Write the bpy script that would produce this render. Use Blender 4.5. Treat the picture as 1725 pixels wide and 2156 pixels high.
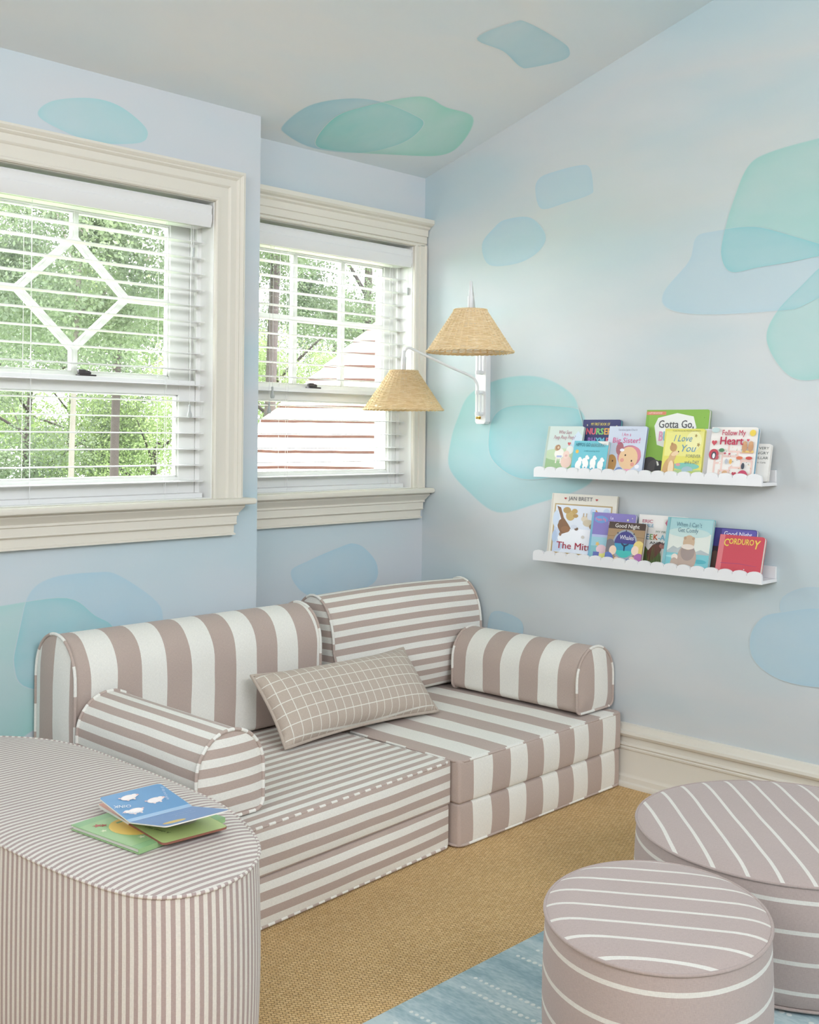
import bpy, bmesh, math, random
import numpy as np
from mathutils import Matrix, Vector
random.seed(7)
S = bpy.context.scene
for o in list(bpy.data.objects): bpy.data.objects.remove(o)
COL = S.collection
# ---------------- camera ----------------
FPX, PX, PY, ROLL, CH = 2335., 862.5, 911., .0098, 1.25
YAW = math.radians(45.6)
FW = (math.sin(YAW), math.cos(YAW)); RT = (math.cos(YAW), -math.sin(YAW))
CP = (-2.712*CH, -2.592*CH, CH)
cam = bpy.data.cameras.new('camera'); camo = bpy.data.objects.new('camera', cam); COL.objects.link(camo)
cam.sensor_fit = 'HORIZONTAL'; cam.sensor_width = 36; cam.lens = FPX/1725*36
cam.shift_x = 0; cam.shift_y = -(1078-PY)/1725; cam.clip_start = .02; cam.clip_end = 200
camo.matrix_world = Matrix.Translation(CP) @ Matrix.Rotation(-YAW, 4, 'Z') @ Matrix.Rotation(math.pi/2, 4, 'X') @ Matrix.Rotation(ROLL, 4, 'Z')
S.camera = camo
# ---------------- light ----------------
S.view_settings.view_transform = 'Standard'; S.view_settings.look = 'None'; S.view_settings.gamma = 1
S.view_settings.use_curve_mapping = False; S.view_settings.exposure = 0.27
W = bpy.data.worlds.new('sky'); S.world = W; W.use_nodes = True
bg = W.node_tree.nodes['Background']; bg.inputs[0].default_value = (.95, .945, 1, 1); bg.inputs[1].default_value = 16.5
def lamp(name, kind, loc, direction, energy, size=None, color=(1, 1, 1), sy=None):
    l = bpy.data.lights.new(name, kind); l.energy = energy; l.color = color
    if kind == 'AREA':
        l.shape = 'RECTANGLE'; l.size = size; l.size_y = sy or size
    if kind == 'SUN': l.angle = size
    o = bpy.data.objects.new(name, l); COL.objects.link(o); o.location = loc
    o.rotation_euler = Vector(direction).to_track_quat('-Z', 'Y').to_euler(); return o
lamp('sun', 'SUN', (6, -3, 9), (-.6, .3, -.75), 4.0, math.radians(2), (1, .96, .9))
# two soft fill lamps added behind the camera to brighten the room
lamp('rear_fill', 'AREA', (-3.0, -6.3, 3.3), (.15, 1, -.06), 122, 3.0, (.93, .94, 1), 1.3)
lamp('side_fill', 'AREA', (-5.4, -2.8, 2.45), (1, .12, .0), 46, 2.4, (.93, .94, 1), 1.1)

# ---------------- measuring helpers ----------------
def ray(px, py):
    dx, dy = px-PX, py-PY; c, s = math.cos(ROLL), math.sin(ROLL)
    u, v = (c*dx+s*dy)/FPX, -(-s*dx+c*dy)/FPX
    return (FW[0]+RT[0]*u, FW[1]+RT[1]*u, v)
def at(px, py, **k):
    r = ray(px, py); ((ax, val),) = k.items()
    if ax == 'ceil':
        t = (CEIL0-CEILS*CP[1]-CP[2])/(r[2]+CEILS*r[1])
    else:
        i = 'xyz'.index(ax); t = (val-CP[i])/r[i]
    return Vector((CP[0]+t*r[0], CP[1]+t*r[1], CP[2]+t*r[2]))
CEIL0, CEILS = 2.325, .297

# ---------------- materials ----------------
def srgb(r, g, b):
    f = lambda c: (c/255/12.92) if c/255 <= .04045 else ((c/255+.055)/1.055)**2.4
    return (f(r), f(g), f(b), 1)
class N:
    def __init__(s, name, rough=.6, spec=.3):
        s.m = bpy.data.materials.new(name); s.m.use_nodes = True; s.t = s.m.node_tree
        s.b = s.t.nodes['Principled BSDF']; s.b.inputs['Roughness'].default_value = rough
        s.b.inputs['Specular IOR Level'].default_value = spec
    def n(s, typ, **k):
        o = s.t.nodes.new(typ)
        for a, v in k.items():
            if a.startswith('i_'): o.inputs[int(a[2:])].default_value = v
            else: setattr(o, a, v)
        return o
    def l(s, a, b): s.t.links.new(a, b)
    def math(s, op, a, b=None, c=None):
        o = s.n('ShaderNodeMath', operation=op)
        for i, v in enumerate((a, b, c)):
            if v is None: continue
            if isinstance(v, (int, float)): o.inputs[i].default_value = v
            else: s.l(v, o.inputs[i])
        return o.outputs[0]
    def mix(s, f, a, b, mode='MIX'):
        o = s.n('ShaderNodeMix', data_type='RGBA', blend_type=mode)
        for i, v in ((0, f), (6, a), (7, b)):
            if isinstance(v, (int, float)): o.inputs[i].default_value = v
            elif isinstance(v, tuple): o.inputs[i].default_value = v
            else: s.l(v, o.inputs[i])
        return o.outputs[2]
    def noise(s, scale, co=None, detail=3, mp=None, rough=.5):
        o = s.n('ShaderNodeTexNoise'); o.inputs['Scale'].default_value = scale; o.inputs['Detail'].default_value = detail
        o.inputs['Roughness'].default_value = rough
        if co is None:
            co = s.n('ShaderNodeTexCoord').outputs['Object']
        if mp:
            m = s.n('ShaderNodeMapping'); m.inputs['Scale'].default_value = mp[:3]
            if len(mp) > 3: m.inputs['Rotation'].default_value = mp[3:]
            s.l(co, m.inputs[0]); co = m.outputs[0]
        s.l(co, o.inputs['Vector']); return o.outputs['Fac']
    def ramp(s, f, *stops):
        o = s.n('ShaderNodeValToRGB'); s.l(f, o.inputs[0]); e = o.color_ramp.elements
        while len(e) > len(stops): e.remove(e[-1])
        while len(e) < len(stops): e.new(.5)
        for x, (p, c) in zip(e, stops): x.position = p; x.color = c
        return o.outputs[0]
    def bump(s, h, st=.3, d=.002):
        o = s.n('ShaderNodeBump'); o.inputs['Strength'].default_value = st; o.inputs['Distance'].default_value = d
        s.l(h, o.inputs['Height']); s.l(o.outputs[0], s.b.inputs['Normal'])
    def col(s, c):
        if isinstance(c, tuple): s.b.inputs['Base Color'].default_value = c
        else: s.l(c, s.b.inputs['Base Color'])
        return s
def plain(name, c, rough=.55, spec=.3, var=.03, metal=0):
    m = N(name, rough, spec)
    f = m.noise(14, detail=2)
    a = tuple(x*(1-var) for x in c[:3])+(1,); b = tuple(min(1, x*(1+var)) for x in c[:3])+(1,)
    m.col(m.mix(f, a, b)); m.b.inputs['Metallic'].default_value = metal; return m.m
FW_WHITE = srgb(238, 236, 227); FW_TAUPE = srgb(189, 171, 160)
def uvx(m):
    tc = m.n('ShaderNodeTexCoord'); sp = m.n('ShaderNodeSeparateXYZ'); m.l(tc.outputs['UV'], sp.inputs[0]); return tc, sp
def weave(m, tc, colr):
    a = m.noise(900, tc.outputs['UV'], 2, (.15, 1, 1)); b = m.noise(900, tc.outputs['UV'], 2, (1, .15, 1))
    h = m.math('ADD', a, b); v = m.math('MULTIPLY_ADD', h, .26, .74)
    big = m.noise(6, None, 2); v = m.math('MULTIPLY', v, m.math('MULTIPLY_ADD', big, .08, .96))
    m.col(m.mix(1.0, colr, v, 'MULTIPLY')); m.b.inputs['Sheen Weight'].default_value = .15
    m.b.inputs['Sheen Roughness'].default_value = .6
    wr = m.noise(11, None, 3); m.bump(m.math('ADD', m.math('MULTIPLY', h, .12), wr), .35, .004)
def stripe(name, period, duty=.5, off=0., ca=FW_TAUPE, cb=FW_WHITE):
    m = N(name, .9, .1); tc, sp = uvx(m)
    wob = m.math('MULTIPLY', m.math('SUBTRACT', m.noise(5, tc.outputs['UV'], 1), .5), period*.10)
    x = m.math('ADD', sp.outputs[0], wob)
    f = m.math('FRACT', m.math('DIVIDE', m.math('ADD', x, off+50*period), period))
    t = m.math('LESS_THAN', f, duty)
    weave(m, tc, m.mix(t, cb, ca)); return m.m
def fabric(name, c):
    m = N(name, .9, .1); tc, sp = uvx(m); weave(m, tc, m.mix(.5, c, c)); return m.m
WIDE = stripe('wide_striped_linen', .171, .5)
NARROW = stripe('narrow_striped_linen', .0435, .52)
TICK = stripe('ticking_stripe', .0172, .5, 0, srgb(178, 160, 154), srgb(226, 221, 211))
PIN = stripe('pinstripe_taupe', .065, .865, 0, srgb(180, 164, 157), srgb(220, 217, 208))
PLAIN_TAUPE = fabric('plain_taupe_fabric', srgb(176, 160, 153))
PLAIN_WHITE = fabric('plain_white_fabric', FW_WHITE)
def grid_mat():
    m = N('windowpane_check', .9, .1); tc, sp = uvx(m)
    def line(o, per):
        f = m.math('FRACT', m.math('DIVIDE', m.math('ADD', o, 5*per), per)); return m.math('LESS_THAN', f, .075)
    t = m.math('MAXIMUM', line(sp.outputs[0], .034), line(sp.outputs[1], .038))
    weave(m, tc, m.mix(t, srgb(193, 178, 163), srgb(230, 227, 216))); return m.m
CHECK = grid_mat()
def wall_color(m, mp, seed, stops):
    tc = m.n('ShaderNodeTexCoord'); mo = m.n('ShaderNodeMapping'); mo.inputs['Location'].default_value = (seed, seed*1.7, seed*.3)
    m.l(tc.outputs['Object'], mo.inputs[0])
    f = m.noise(1.0, mo.outputs[0], 4, mp); g = m.noise(1.0, mo.outputs[0], 3, tuple(x*2.1 for x in mp[:3])+tuple(mp[3:]))
    c = m.ramp(f, (.30, stops[0]), (.45, stops[1]), (.56, stops[2]), (.70, stops[0]))
    w = m.math('MULTIPLY', m.ramp(g, (.5, (0, 0, 0, 1)), (.68, (1, 1, 1, 1))), .5)
    return m.mix(w, c, stops[3])
def wall_set(name, mp, seed, stops, lift=0):
    out = []
    for nm, c in (('', None), ('_teal_wash', srgb(166, 209, 211)), ('_green_wash', srgb(163, 208, 203)), ('_blue_wash', srgb(176, 206, 219)), ('_pale_wash', srgb(184, 208, 218)), ('_deep_wash', srgb(146, 201, 206))):
        m = N(name+nm, .85, .15); base = wall_color(m, mp, seed, stops)
        if c:
            if lift: c = lift[nm]
            uv = m.n('ShaderNodeUVMap'); sp = m.n('ShaderNodeSeparateXYZ'); m.l(uv.outputs[0], sp.inputs[0])
            e = m.math('POWER', sp.outputs[0], 9.0); nz = m.noise(3.2, None, 4, (1, .6, 1.4))
            soft = m.math('MINIMUM', m.math('MULTIPLY', m.math('SUBTRACT', 1.0, sp.outputs[0]), 45.), 1.0)
            a = m.math('MULTIPLY_ADD', nz, 1.1, .08); a = m.math('MINIMUM', m.math('ADD', a, m.math('MULTIPLY', e, .28)), 1.15)
            base = m.mix(m.math('MULTIPLY', a, soft), base, c)
        m.col(base); m.bump(m.noise(160, None, 2), .06, .001); out.append(m.m)
    return out
ST_R = (srgb(188, 209, 215), srgb(199, 213, 216), srgb(209, 213, 213), srgb(216, 219, 220))
ST_B = (srgb(190, 211, 218), srgb(199, 212, 217), srgb(208, 212, 215), srgb(210, 215, 220))
ST_C = (srgb(220, 235, 241), srgb(230, 237, 240), srgb(237, 238, 237), srgb(228, 237, 242))
WALL_R = wall_set('painted_wall_right', (1, .5, 1.5, .22, 0, 0), 3.1, ST_R)
WALL_B = wall_set('painted_wall_back', (.5, 1, 1.2), 8.4, ST_B)
CEILM = wall_set('painted_ceiling', (.55, 1.3, 1.3), 5.2, ST_C, {'_teal_wash': srgb(176, 226, 222), '_green_wash': srgb(166, 226, 211), '_blue_wash': srgb(178, 216, 226), '_pale_wash': srgb(190, 220, 228), '_deep_wash': srgb(146, 216, 212)})
TRIM = plain('cream_trim_paint', srgb(226, 221, 208), .45, .35, .01)
SASH = plain('white_sash_paint', srgb(240, 240, 236), .4, .4, .01)
BLIND = plain('white_blind', srgb(232, 232, 230), .45, .35, .01)
WHITE = plain('white_lacquer', srgb(236, 236, 236), .35, .4, .01)
GREYM = plain('grey_metal', srgb(70, 64, 64), .4, .5, .02)
GREYP = plain('pale_grey_plastic', srgb(190, 194, 192), .5, .3, .02)
BRASS = plain('brass', srgb(200, 165, 80), .25, .5, .03, 1)
PAPER = plain('page_paper', srgb(236, 232, 222), .8, .1, .02)
BARK = plain('bark', srgb(52, 46, 44), .9, .1, .2)
PALEBARK = plain('pale_bark', srgb(84, 80, 74), .9, .1, .1)
def cmat(r, g, b, _c={}):
    k = (r, g, b)
    if k not in _c: g_ = .3*r+.59*g+.11*b; _c[k] = plain('printed_%02x%02x%02x' % k, srgb(*[min(255, 14+.93*(.85*v+.15*g_)) for v in k]), .4, .35, .02)
    return _c[k]
def glass_mat():
    m = bpy.data.materials.new('window_glass'); m.use_nodes = True; t = m.node_tree; t.nodes.clear()
    o = t.nodes.new('ShaderNodeOutputMaterial'); mx = t.nodes.new('ShaderNodeMixShader')
    tr = t.nodes.new('ShaderNodeBsdfTransparent'); gl = t.nodes.new('ShaderNodeBsdfGlossy')
    tr.inputs[0].default_value = (.97, .99, .985, 1); gl.inputs['Roughness'].default_value = .02
    fr = t.nodes.new('ShaderNodeFresnel'); fr.inputs[0].default_value = 1.35
    t.links.new(fr.outputs[0], mx.inputs[0]); t.links.new(tr.outputs[0], mx.inputs[1]); t.links.new(gl.outputs[0], mx.inputs[2])
    t.links.new(mx.outputs[0], o.inputs[0]); return m
GLASS = glass_mat()
def sisal():
    m = N('sisal_weave', .9, .1); tc = m.n('ShaderNodeTexCoord'); mp = m.n('ShaderNodeMapping')
    mp.inputs['Rotation'].default_value = (0, 0, math.radians(32)); dn = m.n('ShaderNodeTexNoise'); dn.inputs['Scale'].default_value = 70; m.l(tc.outputs['Object'], dn.inputs['Vector'])
    vm = m.n('ShaderNodeVectorMath', operation='MULTIPLY_ADD'); m.l(dn.outputs['Color'], vm.inputs[0]); vm.inputs[1].default_value = (.006, .006, 0); m.l(tc.outputs['Object'], vm.inputs[2])
    m.l(vm.outputs[0], mp.inputs[0])
    br = m.n('ShaderNodeTexBrick'); m.l(mp.outputs[0], br.inputs['Vector'])
    br.inputs['Scale'].default_value = 1; br.inputs['Brick Width'].default_value = .0125; br.inputs['Row Height'].default_value = .0085
    br.inputs['Mortar Size'].default_value = .0010; br.inputs['Mortar Smooth'].default_value = .6; br.inputs['Bias'].default_value = 0
    br.inputs['Color1'].default_value = srgb(234, 200, 147); br.inputs['Color2'].default_value = srgb(220, 183, 129); br.inputs['Mortar'].default_value = srgb(160, 130, 90)
    f = m.noise(3, tc.outputs['Object'], 4); g = m.noise(90, tc.outputs['Object'], 2)
    c = m.mix(1., br.outputs[0], m.ramp(f, (.3, (.86, .86, .86, 1)), (.7, (1.0, 1.0, 1.0, 1))), 'MULTIPLY')
    c = m.mix(m.math('MULTIPLY', m.ramp(g, (.60, (0, 0, 0, 1)), (.72, (1, 1, 1, 1))), .45), c, srgb(150, 124, 94))
    m.col(c); inv = m.math('SUBTRACT', 1., br.outputs[1]); m.bump(m.math('ADD', inv, m.math('MULTIPLY', g, .4)), .6, .003); return m.m
SISAL = sisal()
def rug_mat():
    m = N('blue_rug', .95, .05); tc = m.n('ShaderNodeTexCoord'); co = tc.outputs['Object']
    a = m.noise(9, co, 5, (1.0, .22, 1), .65); b = m.noise(150, co, 2, (1, .35, 1))
    c = m.ramp(m.math('ADD', m.math('MULTIPLY', a, .8), m.math('MULTIPLY', b, .25)), (.40, srgb(146, 172, 180)), (.5, srgb(168, 191, 196)), (.6, srgb(194, 210, 211)))
    m.col(c); m.bump(b, .3, .002); return m.m
RUG = rug_mat()
def wicker():
    m = N('woven_rattan', .7, .25); n = m.noise(40, None, 3, (1, 1, 6))
    m.col(m.ramp(n, (.3, srgb(228, 198, 148)), (.5, srgb(238, 211, 166)), (.7, srgb(246, 224, 186)))); return m.m
WICK = wicker()
def leafm(name, a, b):
    m = N(name, .6, .2); n = m.noise(1.2, None, 3); m.col(m.ramp(n, (.35, a), (.65, b)))
    t = m.t; tl = m.n('ShaderNodeBsdfTranslucent'); tl.inputs[0].default_value = b
    mx = m.n('ShaderNodeMixShader'); mx.inputs[0].default_value = .35; o = t.nodes['Material Output']
    m.l(m.b.outputs[0], mx.inputs[1]); m.l(tl.outputs[0], mx.inputs[2]); m.l(mx.outputs[0], o.inputs[0]); return m.m
LEAF1 = leafm('dark_leaves', srgb(62, 71, 57), srgb(88, 98, 74))
LEAF2 = leafm('bright_leaves', srgb(82, 97, 60), srgb(110, 124, 80))
SHINGLE = plain('pale_cedar_shingle', srgb(184, 162, 148), .8, .1, .05)
SHBUTT = plain('shingle_butt_shadow', srgb(74, 54, 47), .9, .05, .1)  # dark colour paints in the shadow line along each shingle course
GRASS = plain('lawn', srgb(120, 150, 90), .9, .05, .15)

# ---------------- mesh builder ----------------
class MB:
    def __init__(s): s.v = []; s.f = []; s.uv = []; s.mi = []
    def add(s, vs, fs, uvs=None, mi=0, M=None):
        b = len(s.v)
        for p in vs:
            p = Vector(p); s.v.append(M @ p if M else p)
        for k, f in enumerate(fs):
            s.f.append([i+b for i in f]); s.uv.append(uvs[k] if uvs else [(0, 0)]*len(f)); s.mi.append(mi if isinstance(mi, int) else mi[k])
        return s
    def box(s, x0, x1, y0, y1, z0, z1, mi=0, M=None):
        vs = [(x, y, z) for x in (x0, x1) for y in (y0, y1) for z in (z0, z1)]
        fs = [(0, 1, 3, 2), (4, 6, 7, 5), (0, 4, 5, 1), (2, 3, 7, 6), (0, 2, 6, 4), (1, 5, 7, 3)]
        return s.add(vs, fs, None, mi, M)
    def tube(s, pts, r, seg=8, closed=False, mi=0, M=None, caps=True, u0=0, flat=1.0, up=None):
        pts = [Vector(p) for p in pts]; n = len(pts); vs = []; fs = []; uv = []; L = [u0]
        rr = r if isinstance(r, (list, tuple)) else [r]*n
        for i in range(1, n): L.append(L[-1]+(pts[i]-pts[i-1]).length)
        L.append(L[-1]+(pts[0]-pts[-1]).length)
        prev = None
        for i in range(n):
            if closed: t = pts[(i+1) % n]-pts[i-1]
            else: t = pts[min(i+1, n-1)]-pts[max(i-1, 0)]
            t = t.normalized() if t.length > 1e-9 else Vector((0, 0, 1))
            if prev is None:
                a = Vector((0, 0, 1)) if abs(t.z) < .9 else Vector((1, 0, 0))
                if up: a = Vector(up)
                prev = (a-t*a.dot(t)).normalized()
            else:
                q = prev-t*prev.dot(t); prev = q.normalized() if q.length > 1e-6 else prev
            bn = t.cross(prev)
            for k in range(seg):
                a = 2*math.pi*k/seg; vs.append(pts[i]+prev*math.cos(a)*rr[i]+bn*math.sin(a)*rr[i]*flat)
        m = n if closed else n-1
        for i in range(m):
            j = (i+1) % n
            for k in range(seg):
                k2 = (k+1) % seg; fs.append((i*seg+k, j*seg+k, j*seg+k2, i*seg+k2))
                uv.append([(L[i], k/seg*.01), (L[i+1], k/seg*.01), (L[i+1], (k+1)/seg*.01), (L[i], (k+1)/seg*.01)])
        if caps and not closed:
            fs.append(tuple(range(seg))[::-1]); uv.append([(L[0], 0)]*seg)
            fs.append(tuple((n-1)*seg+k for k in range(seg))); uv.append([(L[n-1], 0)]*seg)
        return s.add(vs, fs, uv, mi, M)
    def lathe(s, prof, c, seg=32, mi=0, M=None):
        vs = []; fs = []
        for r, z in prof:
            for k in range(seg):
                a = 2*math.pi*k/seg; vs.append((c[0]+r*math.cos(a), c[1]+r*math.sin(a), c[2]+z))
        for i in range(len(prof)-1):
            for k in range(seg):
                k2 = (k+1) % seg; fs.append((i*seg+k, i*seg+k2, (i+1)*seg+k2, (i+1)*seg+k))
        fs.append(tuple(range(seg))[::-1]); fs.append(tuple((len(prof)-1)*seg+k for k in range(seg)))
        return s.add(vs, fs, None, mi, M)
    def prism(s, poly, z0, z1, mi=0, M=None):
        n = len(poly); vs = [(x, y, z0) for x, y in poly]+[(x, y, z1) for x, y in poly]
        fs = [tuple(range(n))[::-1], tuple(range(n, 2*n))]+[(i, (i+1) % n, n+(i+1) % n, n+i) for i in range(n)]
        return s.add(vs, fs, None, mi, M)
    def build(s, name, mats, parent=None, smooth=0, merge=0, bevel=0, base=None):
        me = bpy.data.meshes.new(name)
        off = Vector(base) if base is not None else Vector((0, 0, 0))
        me.from_pydata([tuple(v-off) for v in s.v], [], s.f)
        if not isinstance(mats, (list, tuple)): mats = [mats]
        for m in mats: me.materials.append(m)
        me.polygons.foreach_set('material_index', s.mi)
        ul = me.uv_layers.new(name='UVMap'); ul.data.foreach_set('uv', [c for f in s.uv for p in f for c in p])
        if merge or smooth:
            bm = bmesh.new(); bm.from_mesh(me)
            if merge: bmesh.ops.remove_doubles(bm, verts=bm.verts, dist=merge)
            bmesh.ops.recalc_face_normals(bm, faces=bm.faces)
            if smooth:
                for f in bm.faces: f.smooth = True
                for e in bm.edges:
                    if len(e.link_faces) == 2 and e.calc_face_angle(0) > math.radians(smooth): e.smooth = False
            bm.to_mesh(me); bm.free()
        o = bpy.data.objects.new(name, me); COL.objects.link(o)
        if parent is not None: o.parent = parent
        elif base is not None: o.location = off
        if bevel:
            b = o.modifiers.new('bevel', 'BEVEL'); b.width = bevel; b.segments = 2; b.limit_method = 'ANGLE'; b.angle_limit = math.radians(50)
        return o
def thing(name, label, cat, loc=(0, 0, 0), group=None, M=None, kind=None):
    o = bpy.data.objects.new(name, None); COL.objects.link(o); o.empty_display_size = .05
    if M is not None: o.matrix_world = M
    else: o.location = loc
    if label: o['label'] = label
    if cat: o['category'] = cat
    if group: o['group'] = group
    if kind: o['kind'] = kind
    return o
def tag(o, label=None, cat=None, group=None, kind=None):
    for k, v in (('label', label), ('category', cat), ('group', group), ('kind', kind)):
        if v: o[k] = v
    return o
def smooth_loop(P, k=6):
    out = []; n = len(P); P = [Vector(p) for p in P]
    for i in range(n):
        a, b, c, d = P[i-1], P[i], P[(i+1) % n], P[(i+2) % n]
        for j in range(k):
            t = j/k; out.append(.5*((2*b)+(c-a)*t+(2*a-5*b+4*c-d)*t*t+(3*b-a-3*c+d)*t**3))
    return out
def smooth_path(P, k=6):
    P = [Vector(p) for p in P]; Q = [2*P[0]-P[1]]+P+[2*P[-1]-P[-2]]; out = []
    for i in range(1, len(Q)-2):
        a, b, c, d = Q[i-1:i+3]
        for j in range(k):
            t = j/k; out.append(.5*((2*b)+(c-a)*t+(2*a-5*b+4*c-d)*t*t+(3*b-a-3*c+d)*t**3))
    out.append(P[-1]); return out

# ================= STRUCTURE =================
D1 = -.12                      # face of the deeper wall section with window_1
XJ = -.969                     # where that section ends
XL, YF = -5.6, -7.0
def ceil_z(y): return CEIL0-CEILS*y
W1 = dict(x0=-2.06, x1=-1.165, z0=1.02, z1=2.03, f=D1)
W2 = dict(x0=-.885, x1=-.072, z0=1.02, z1=2.03, f=0.)
def clip_convex(A, B, n):
    """part of loop A inside (convex) loop B, both lying in the plane with normal n"""
    c = sum(B, Vector())/len(B)
    for i in range(len(B)):
        b0, b1 = B[i-1], B[i]; e = (b1-b0).cross(n)
        if e.dot(c-b0) < 0: e = -e
        Q = []
        for k in range(len(A)):
            p, q = A[k-1], A[k]; dp, dq = e.dot(p-b0), e.dot(q-b0)
            if (dp >= 0) != (dq >= 0): Q.append(p+(q-p)*(dp/(dp-dq)))
            if dq >= 0: Q.append(q)
        A = Q
        if len(A) < 3: return []
    return A
def hull_loop(P, n):
    u = Vector((0, 0, 1)).cross(n) if abs(n.z) < .9 else Vector((1, 0, 0)); u = (u-n*u.dot(n)).normalized(); v = n.cross(u)
    pts = sorted([(p.dot(u), p.dot(v), i) for i, p in enumerate(P)]); H = []
    for seq in (pts, pts[::-1]):
        h = []
        for p in seq:
            while len(h) > 1 and (h[-1][0]-h[-2][0])*(p[1]-h[-2][1])-(h[-1][1]-h[-2][1])*(p[0]-h[-2][0]) <= 0: h.pop()
            h.append(p)
        H += h[:-1]
    return [P[h[2]] for h in H]
def patch_faces(mb, patches, plane, nrm, over=()):
    nv = Vector(nrm).normalized()
    loops = [(smooth_loop([at(x, y, **plane) for x, y in pts], 6), mi) for pts, mi in patches]
    for a, b in over:
        Q = clip_convex(loops[a][0], hull_loop(loops[b][0], nv), nv)
        if Q: loops.append((Q, 4))
    for i, (P, mi) in enumerate(loops):
        off = nv*(.0003+.0002*i); P = [p+off for p in P]
        c = sum(P, Vector())/len(P); n = len(P); R = [0, .5, .8, .92, .97, 1.0]
        vs = [c]+[c+(p-c)*r for r in R[1:] for p in P]; fs = []; uv = []
        for k in range(n):
            k2 = (k+1) % n; fs.append((0, 1+k, 1+k2)); uv.append([(0, 0), (R[1], 0), (R[1], 0)])
            for j in range(len(R)-2):
                a = 1+j*n; b = a+n; fs.append((a+k, b+k, b+k2, a+k2)); uv.append([(R[j+1], 0), (R[j+2], 0), (R[j+2], 0), (R[j+1], 0)])
        mb.add(vs, fs, uv, 1+mi)
# right wall
mb = MB(); vs = [(0, .14, 0), (0, YF, 0), (0, YF, ceil_z(YF)), (0, .14, ceil_z(.14)), (.12, .14, 0), (.12, YF, 0), (.12, YF, ceil_z(YF)), (.12, .14, ceil_z(.14))]
mb.add(vs, [(0, 1, 2, 3), (7, 6, 5, 4), (0, 3, 7, 4), (1, 5, 6, 2), (3, 2, 6, 7), (0, 4, 5, 1)])
patch_faces(mb, [
 ([(963, 880), (990, 828), (1060, 795), (1140, 793), (1205, 828), (1225, 880), (1245, 960), (1243, 1020), (1130, 1062), (1047, 1080), (985, 1035), (945, 985), (948, 930)], 0),
 ([(1045, 870), (1085, 853), (1180, 855), (1228, 868), (1236, 930), (1222, 985), (1150, 1008), (1085, 1005), (1035, 965), (1030, 910)], 0),
 ([(1127, 400), (1136, 375), (1165, 362), (1220, 348), (1243, 353), (1250, 395), (1243, 410), (1190, 428), (1140, 440)], 3),
 ([(1015, 515), (1040, 480), (1065, 462), (1118, 458), (1150, 495), (1135, 530), (1090, 555), (1030, 558)], 2),
 ([(1397, 615), (1450, 550), (1465, 500), (1500, 487), (1590, 477), (1680, 500), (1740, 518), (1830, 560), (1700, 640), (1640, 655), (1480, 663), (1405, 650)], 3),
 ([(1800, 275), (1725, 290), (1620, 320), (1575, 350), (1545, 420), (1525, 490), (1519, 540), (1540, 573), (1600, 563), (1700, 545), (1760, 520), (1850, 400)], 1),
 ([(1760, 545), (1680, 610), (1630, 665), (1614, 715), (1640, 770), (1680, 800), (1740, 795), (1820, 760), (1830, 600)], 1),
 ([(1645, 1262), (1680, 1240), (1725, 1236), (1800, 1250), (1800, 1330), (1700, 1335), (1650, 1300)], 3),
 ([(1605, 1300), (1650, 1288), (1725, 1280), (1800, 1300), (1810, 1440), (1725, 1448), (1640, 1430), (1588, 1390), (1580, 1340)], 2),
 ([(1035, 1290), (1090, 1300), (1103, 1330), (1080, 1372), (1030, 1370)], 2)], {'x': 0}, (-1, 0, 0), ((5, 4), (6, 4), (1, 0)))
tag(mb.build('wall_right', WALL_R), kind='structure')
# back wall, in two planes, with the two window openings
def wall_with_hole(mb, xa, xb, y, w, zt):
    X = [xa, w['x0'], w['x1'], xb]; Z = [0, w['z0'], w['z1'], zt]
    for i in range(3):
        for j in range(3):
            if i == 1 and j == 1: continue
            mb.box(X[i], X[i+1], y, y+.24 if y < -.05 else y+.14, Z[j], Z[j+1])
mb = MB(); wall_with_hole(mb, XL, XJ, D1, W1, ceil_z(D1)); wall_with_hole(mb, XJ, .0, 0., W2, ceil_z(0))
patch_faces(mb, [
 ([(78, 240), (110, 212), (190, 206), (250, 222), (300, 260), (312, 285), (290, 302), (200, 300), (120, 270)], 0),
 ([(40, 1330), (60, 1250), (110, 1215), (200, 1204), (250, 1210), (330, 1265), (345, 1310), (340, 1400), (200, 1450), (60, 1450), (28, 1400)], 2),
 ([(-90, 1290), (0, 1275), (140, 1258), (200, 1295), (240, 1322), (262, 1400), (100, 1520), (-90, 1600)], 1)], {'y': D1}, (0, -1, 0), ((2, 1),))
patch_faces(mb, [([(611, 1205), (650, 1180), (720, 1150), (745, 1144), (770, 1155), (795, 1190), (785, 1230), (700, 1260), (640, 1250)], 2)], {'y': 0}, (0, -1, 0))
tag(mb.build('wall_back', WALL_B), kind='structure')
# ceiling (slopes up into the room)
mb = MB(); vs = []
for z in (0, .15):
    vs += [(XL, .3, ceil_z(.3)+z), (.14, .3, ceil_z(.3)+z), (.14, YF, ceil_z(YF)+z), (XL, YF, ceil_z(YF)+z)]
mb.add(vs, [(0, 1, 2, 3), (7, 6, 5, 4), (0, 4, 5, 1), (1, 5, 6, 2), (2, 6, 7, 3), (3, 7, 4, 0)])
patch_faces(mb, [
 ([(596, 262), (650, 222), (730, 207), (800, 213), (870, 240), (893, 262), (850, 300), (760, 322), (660, 312), (600, 282)], 2),
 ([(663, 300), (700, 250), (760, 225), (885, 202), (940, 225), (998, 247), (975, 300), (930, 327), (830, 326), (700, 317)], 1),
 ([(1003, 80), (1080, 46), (1112, 47), (1180, 85), (1200, 105), (1190, 125), (1120, 142), (1095, 140), (1060, 108)], 2)], {'ceil': 0}, (0, -.2847, -.9586), ((1, 0),))
tag(mb.build('ceiling', CEILM), kind='structure')
tag(MB().box(XL-.1, XL, YF, D1, 0, 4.6).build('wall_left', WALL_B[0]), kind='structure')
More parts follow.
